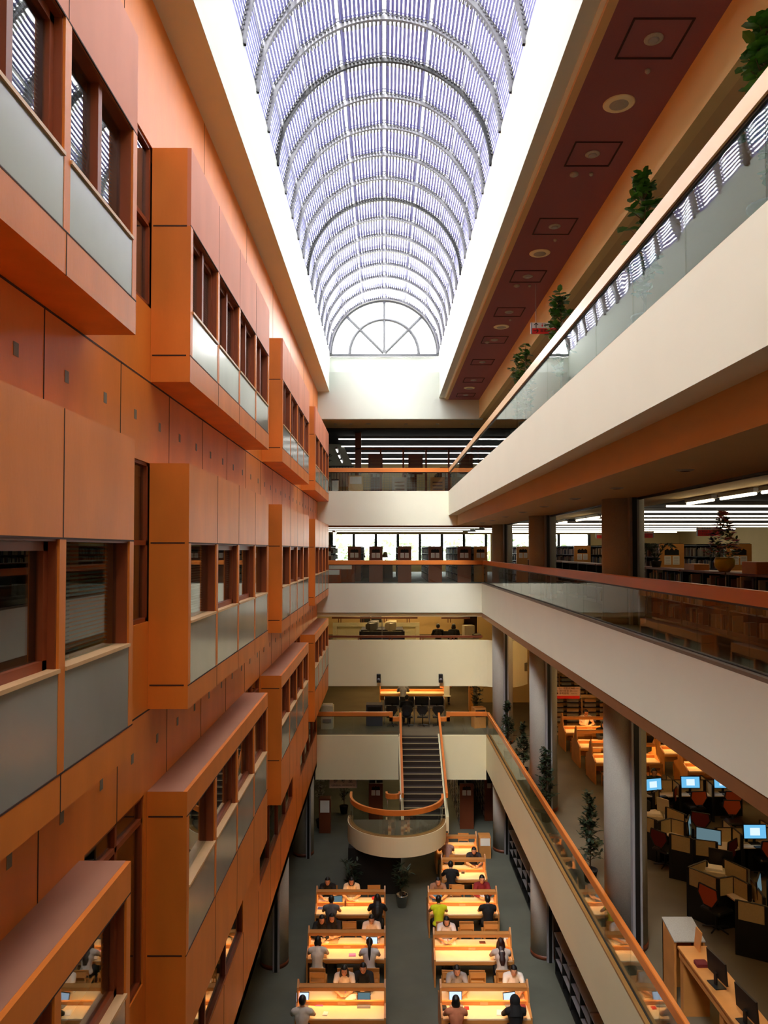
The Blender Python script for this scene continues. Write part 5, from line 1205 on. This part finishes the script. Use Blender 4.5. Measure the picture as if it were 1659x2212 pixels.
# reading floor
p=at_z(1213,1550,L1+1.21); person(p.x+1.15,p.y+.85,L1,PI,'write',(236,224,204),1,'short','person in a white shirt at the farthest reading floor table')
p=at_z(1243,1579,L1+1.21); person(p.x+1.25,p.y+.85,L1,PI,'rest',(30,24,26),2,'bob','person leaning on the middle reading floor table')
p=at_y(1410,1690,22.95); person(p.x,22.95,L1,PI,'type',(24,34,30),2,'short','person in dark green behind the tilted monitor at the computer desks',s=1.0)
p=at_z(1400,1760,L1+.8); person(p.x-.05,p.y+.3,L1,2.4,'type',(14,13,15),2,'long','person in black beside the column at the middle desk cluster')
person(1.02,33.6,L1,0,'type',(20,20,24),2,'short','person in black seated at the second grey carrel')
person(.95,37.15,L1,0,'write',(120,120,128),2,'short','person in grey at the lit table behind the carrels',hcol='hairg')
person(3.2,39.0,L1,PI,'write',(220,120,70),1,'short','person in orange at the far side of the lit back table')
person(2.6,35.75,L2,0,'type',BK_,2,'short','person with dark hair at the wooden desk behind the curved parapet, left one')
person(3.35,35.75,L2,0,'type',BK_,2,'bob','person with dark hair at the wooden desk behind the curved parapet, right one')
# ================= light, sky, camera =================
W = bpy.data.worlds.new('sky'); S.world = W; W.use_nodes = True; nt=W.node_tree; N=nt.nodes; Lk=nt.links
bg=N['Background']; tc=N.new('ShaderNodeTexCoord'); sx=N.new('ShaderNodeSeparateXYZ'); Lk.new(tc.outputs['Generated'],sx.inputs[0])
rp=N.new('ShaderNodeValToRGB'); Lk.new(sx.outputs['Z'],rp.inputs[0]); cr=rp.color_ramp
cr.elements[0].position=0; cr.elements[0].color=(1,.98,.93,1); cr.elements[1].position=1; cr.elements[1].color=(1,.97,.93,1)
e=cr.elements.new(.3); e.color=(1,.98,.94,1)
Lk.new(rp.outputs[0],bg.inputs[0]); bg.inputs[1].default_value=4.0
l=bpy.data.lights.new('sky_portal','AREA'); l.shape='RECTANGLE'; l.size=4.7; l.size_y=36; l.cycles.is_portal=True
o=bpy.data.objects.new('sky_portal',l); C.objects.link(o); o.location=(0,14,ZS-.02)
sn=bpy.data.lights.new('sun','SUN'); sn.energy=4.6; sn.angle=rad(24); sn.color=(1,.97,.92); so=bpy.data.objects.new('sun',sn); C.objects.link(so); so.rotation_euler=(rad(36),rad(-16),0)
cam=bpy.data.cameras.new('camera'); co=bpy.data.objects.new('camera',cam); C.objects.link(co)
co.location=(0,0,0); co.rotation_euler=(PI/2+TH,0,0)
cam.sensor_fit='VERTICAL'; cam.sensor_height=36; cam.sensor_width=27; cam.lens=36*FPX/2212; cam.shift_y=(CY-1106)/2212; cam.shift_x=-(CX-829.5)/2212
cam.clip_start=.05; cam.clip_end=200
S.camera=co
S.view_settings.view_transform='Standard'; S.view_settings.look='None'; S.view_settings.gamma=1; S.view_settings.use_curve_mapping=False
S.view_settings.exposure=2.2
try:
    S.cycles.use_denoising=True; S.cycles.denoiser='OPENIMAGEDENOISE'; S.cycles.max_bounces=10; S.cycles.transparent_max_bounces=24; S.cycles.diffuse_bounces=5
    S.cycles.use_light_tree=True; S.cycles.caustics_reflective=False; S.cycles.caustics_refractive=False; S.cycles.sample_clamp_indirect=6
except Exception: pass
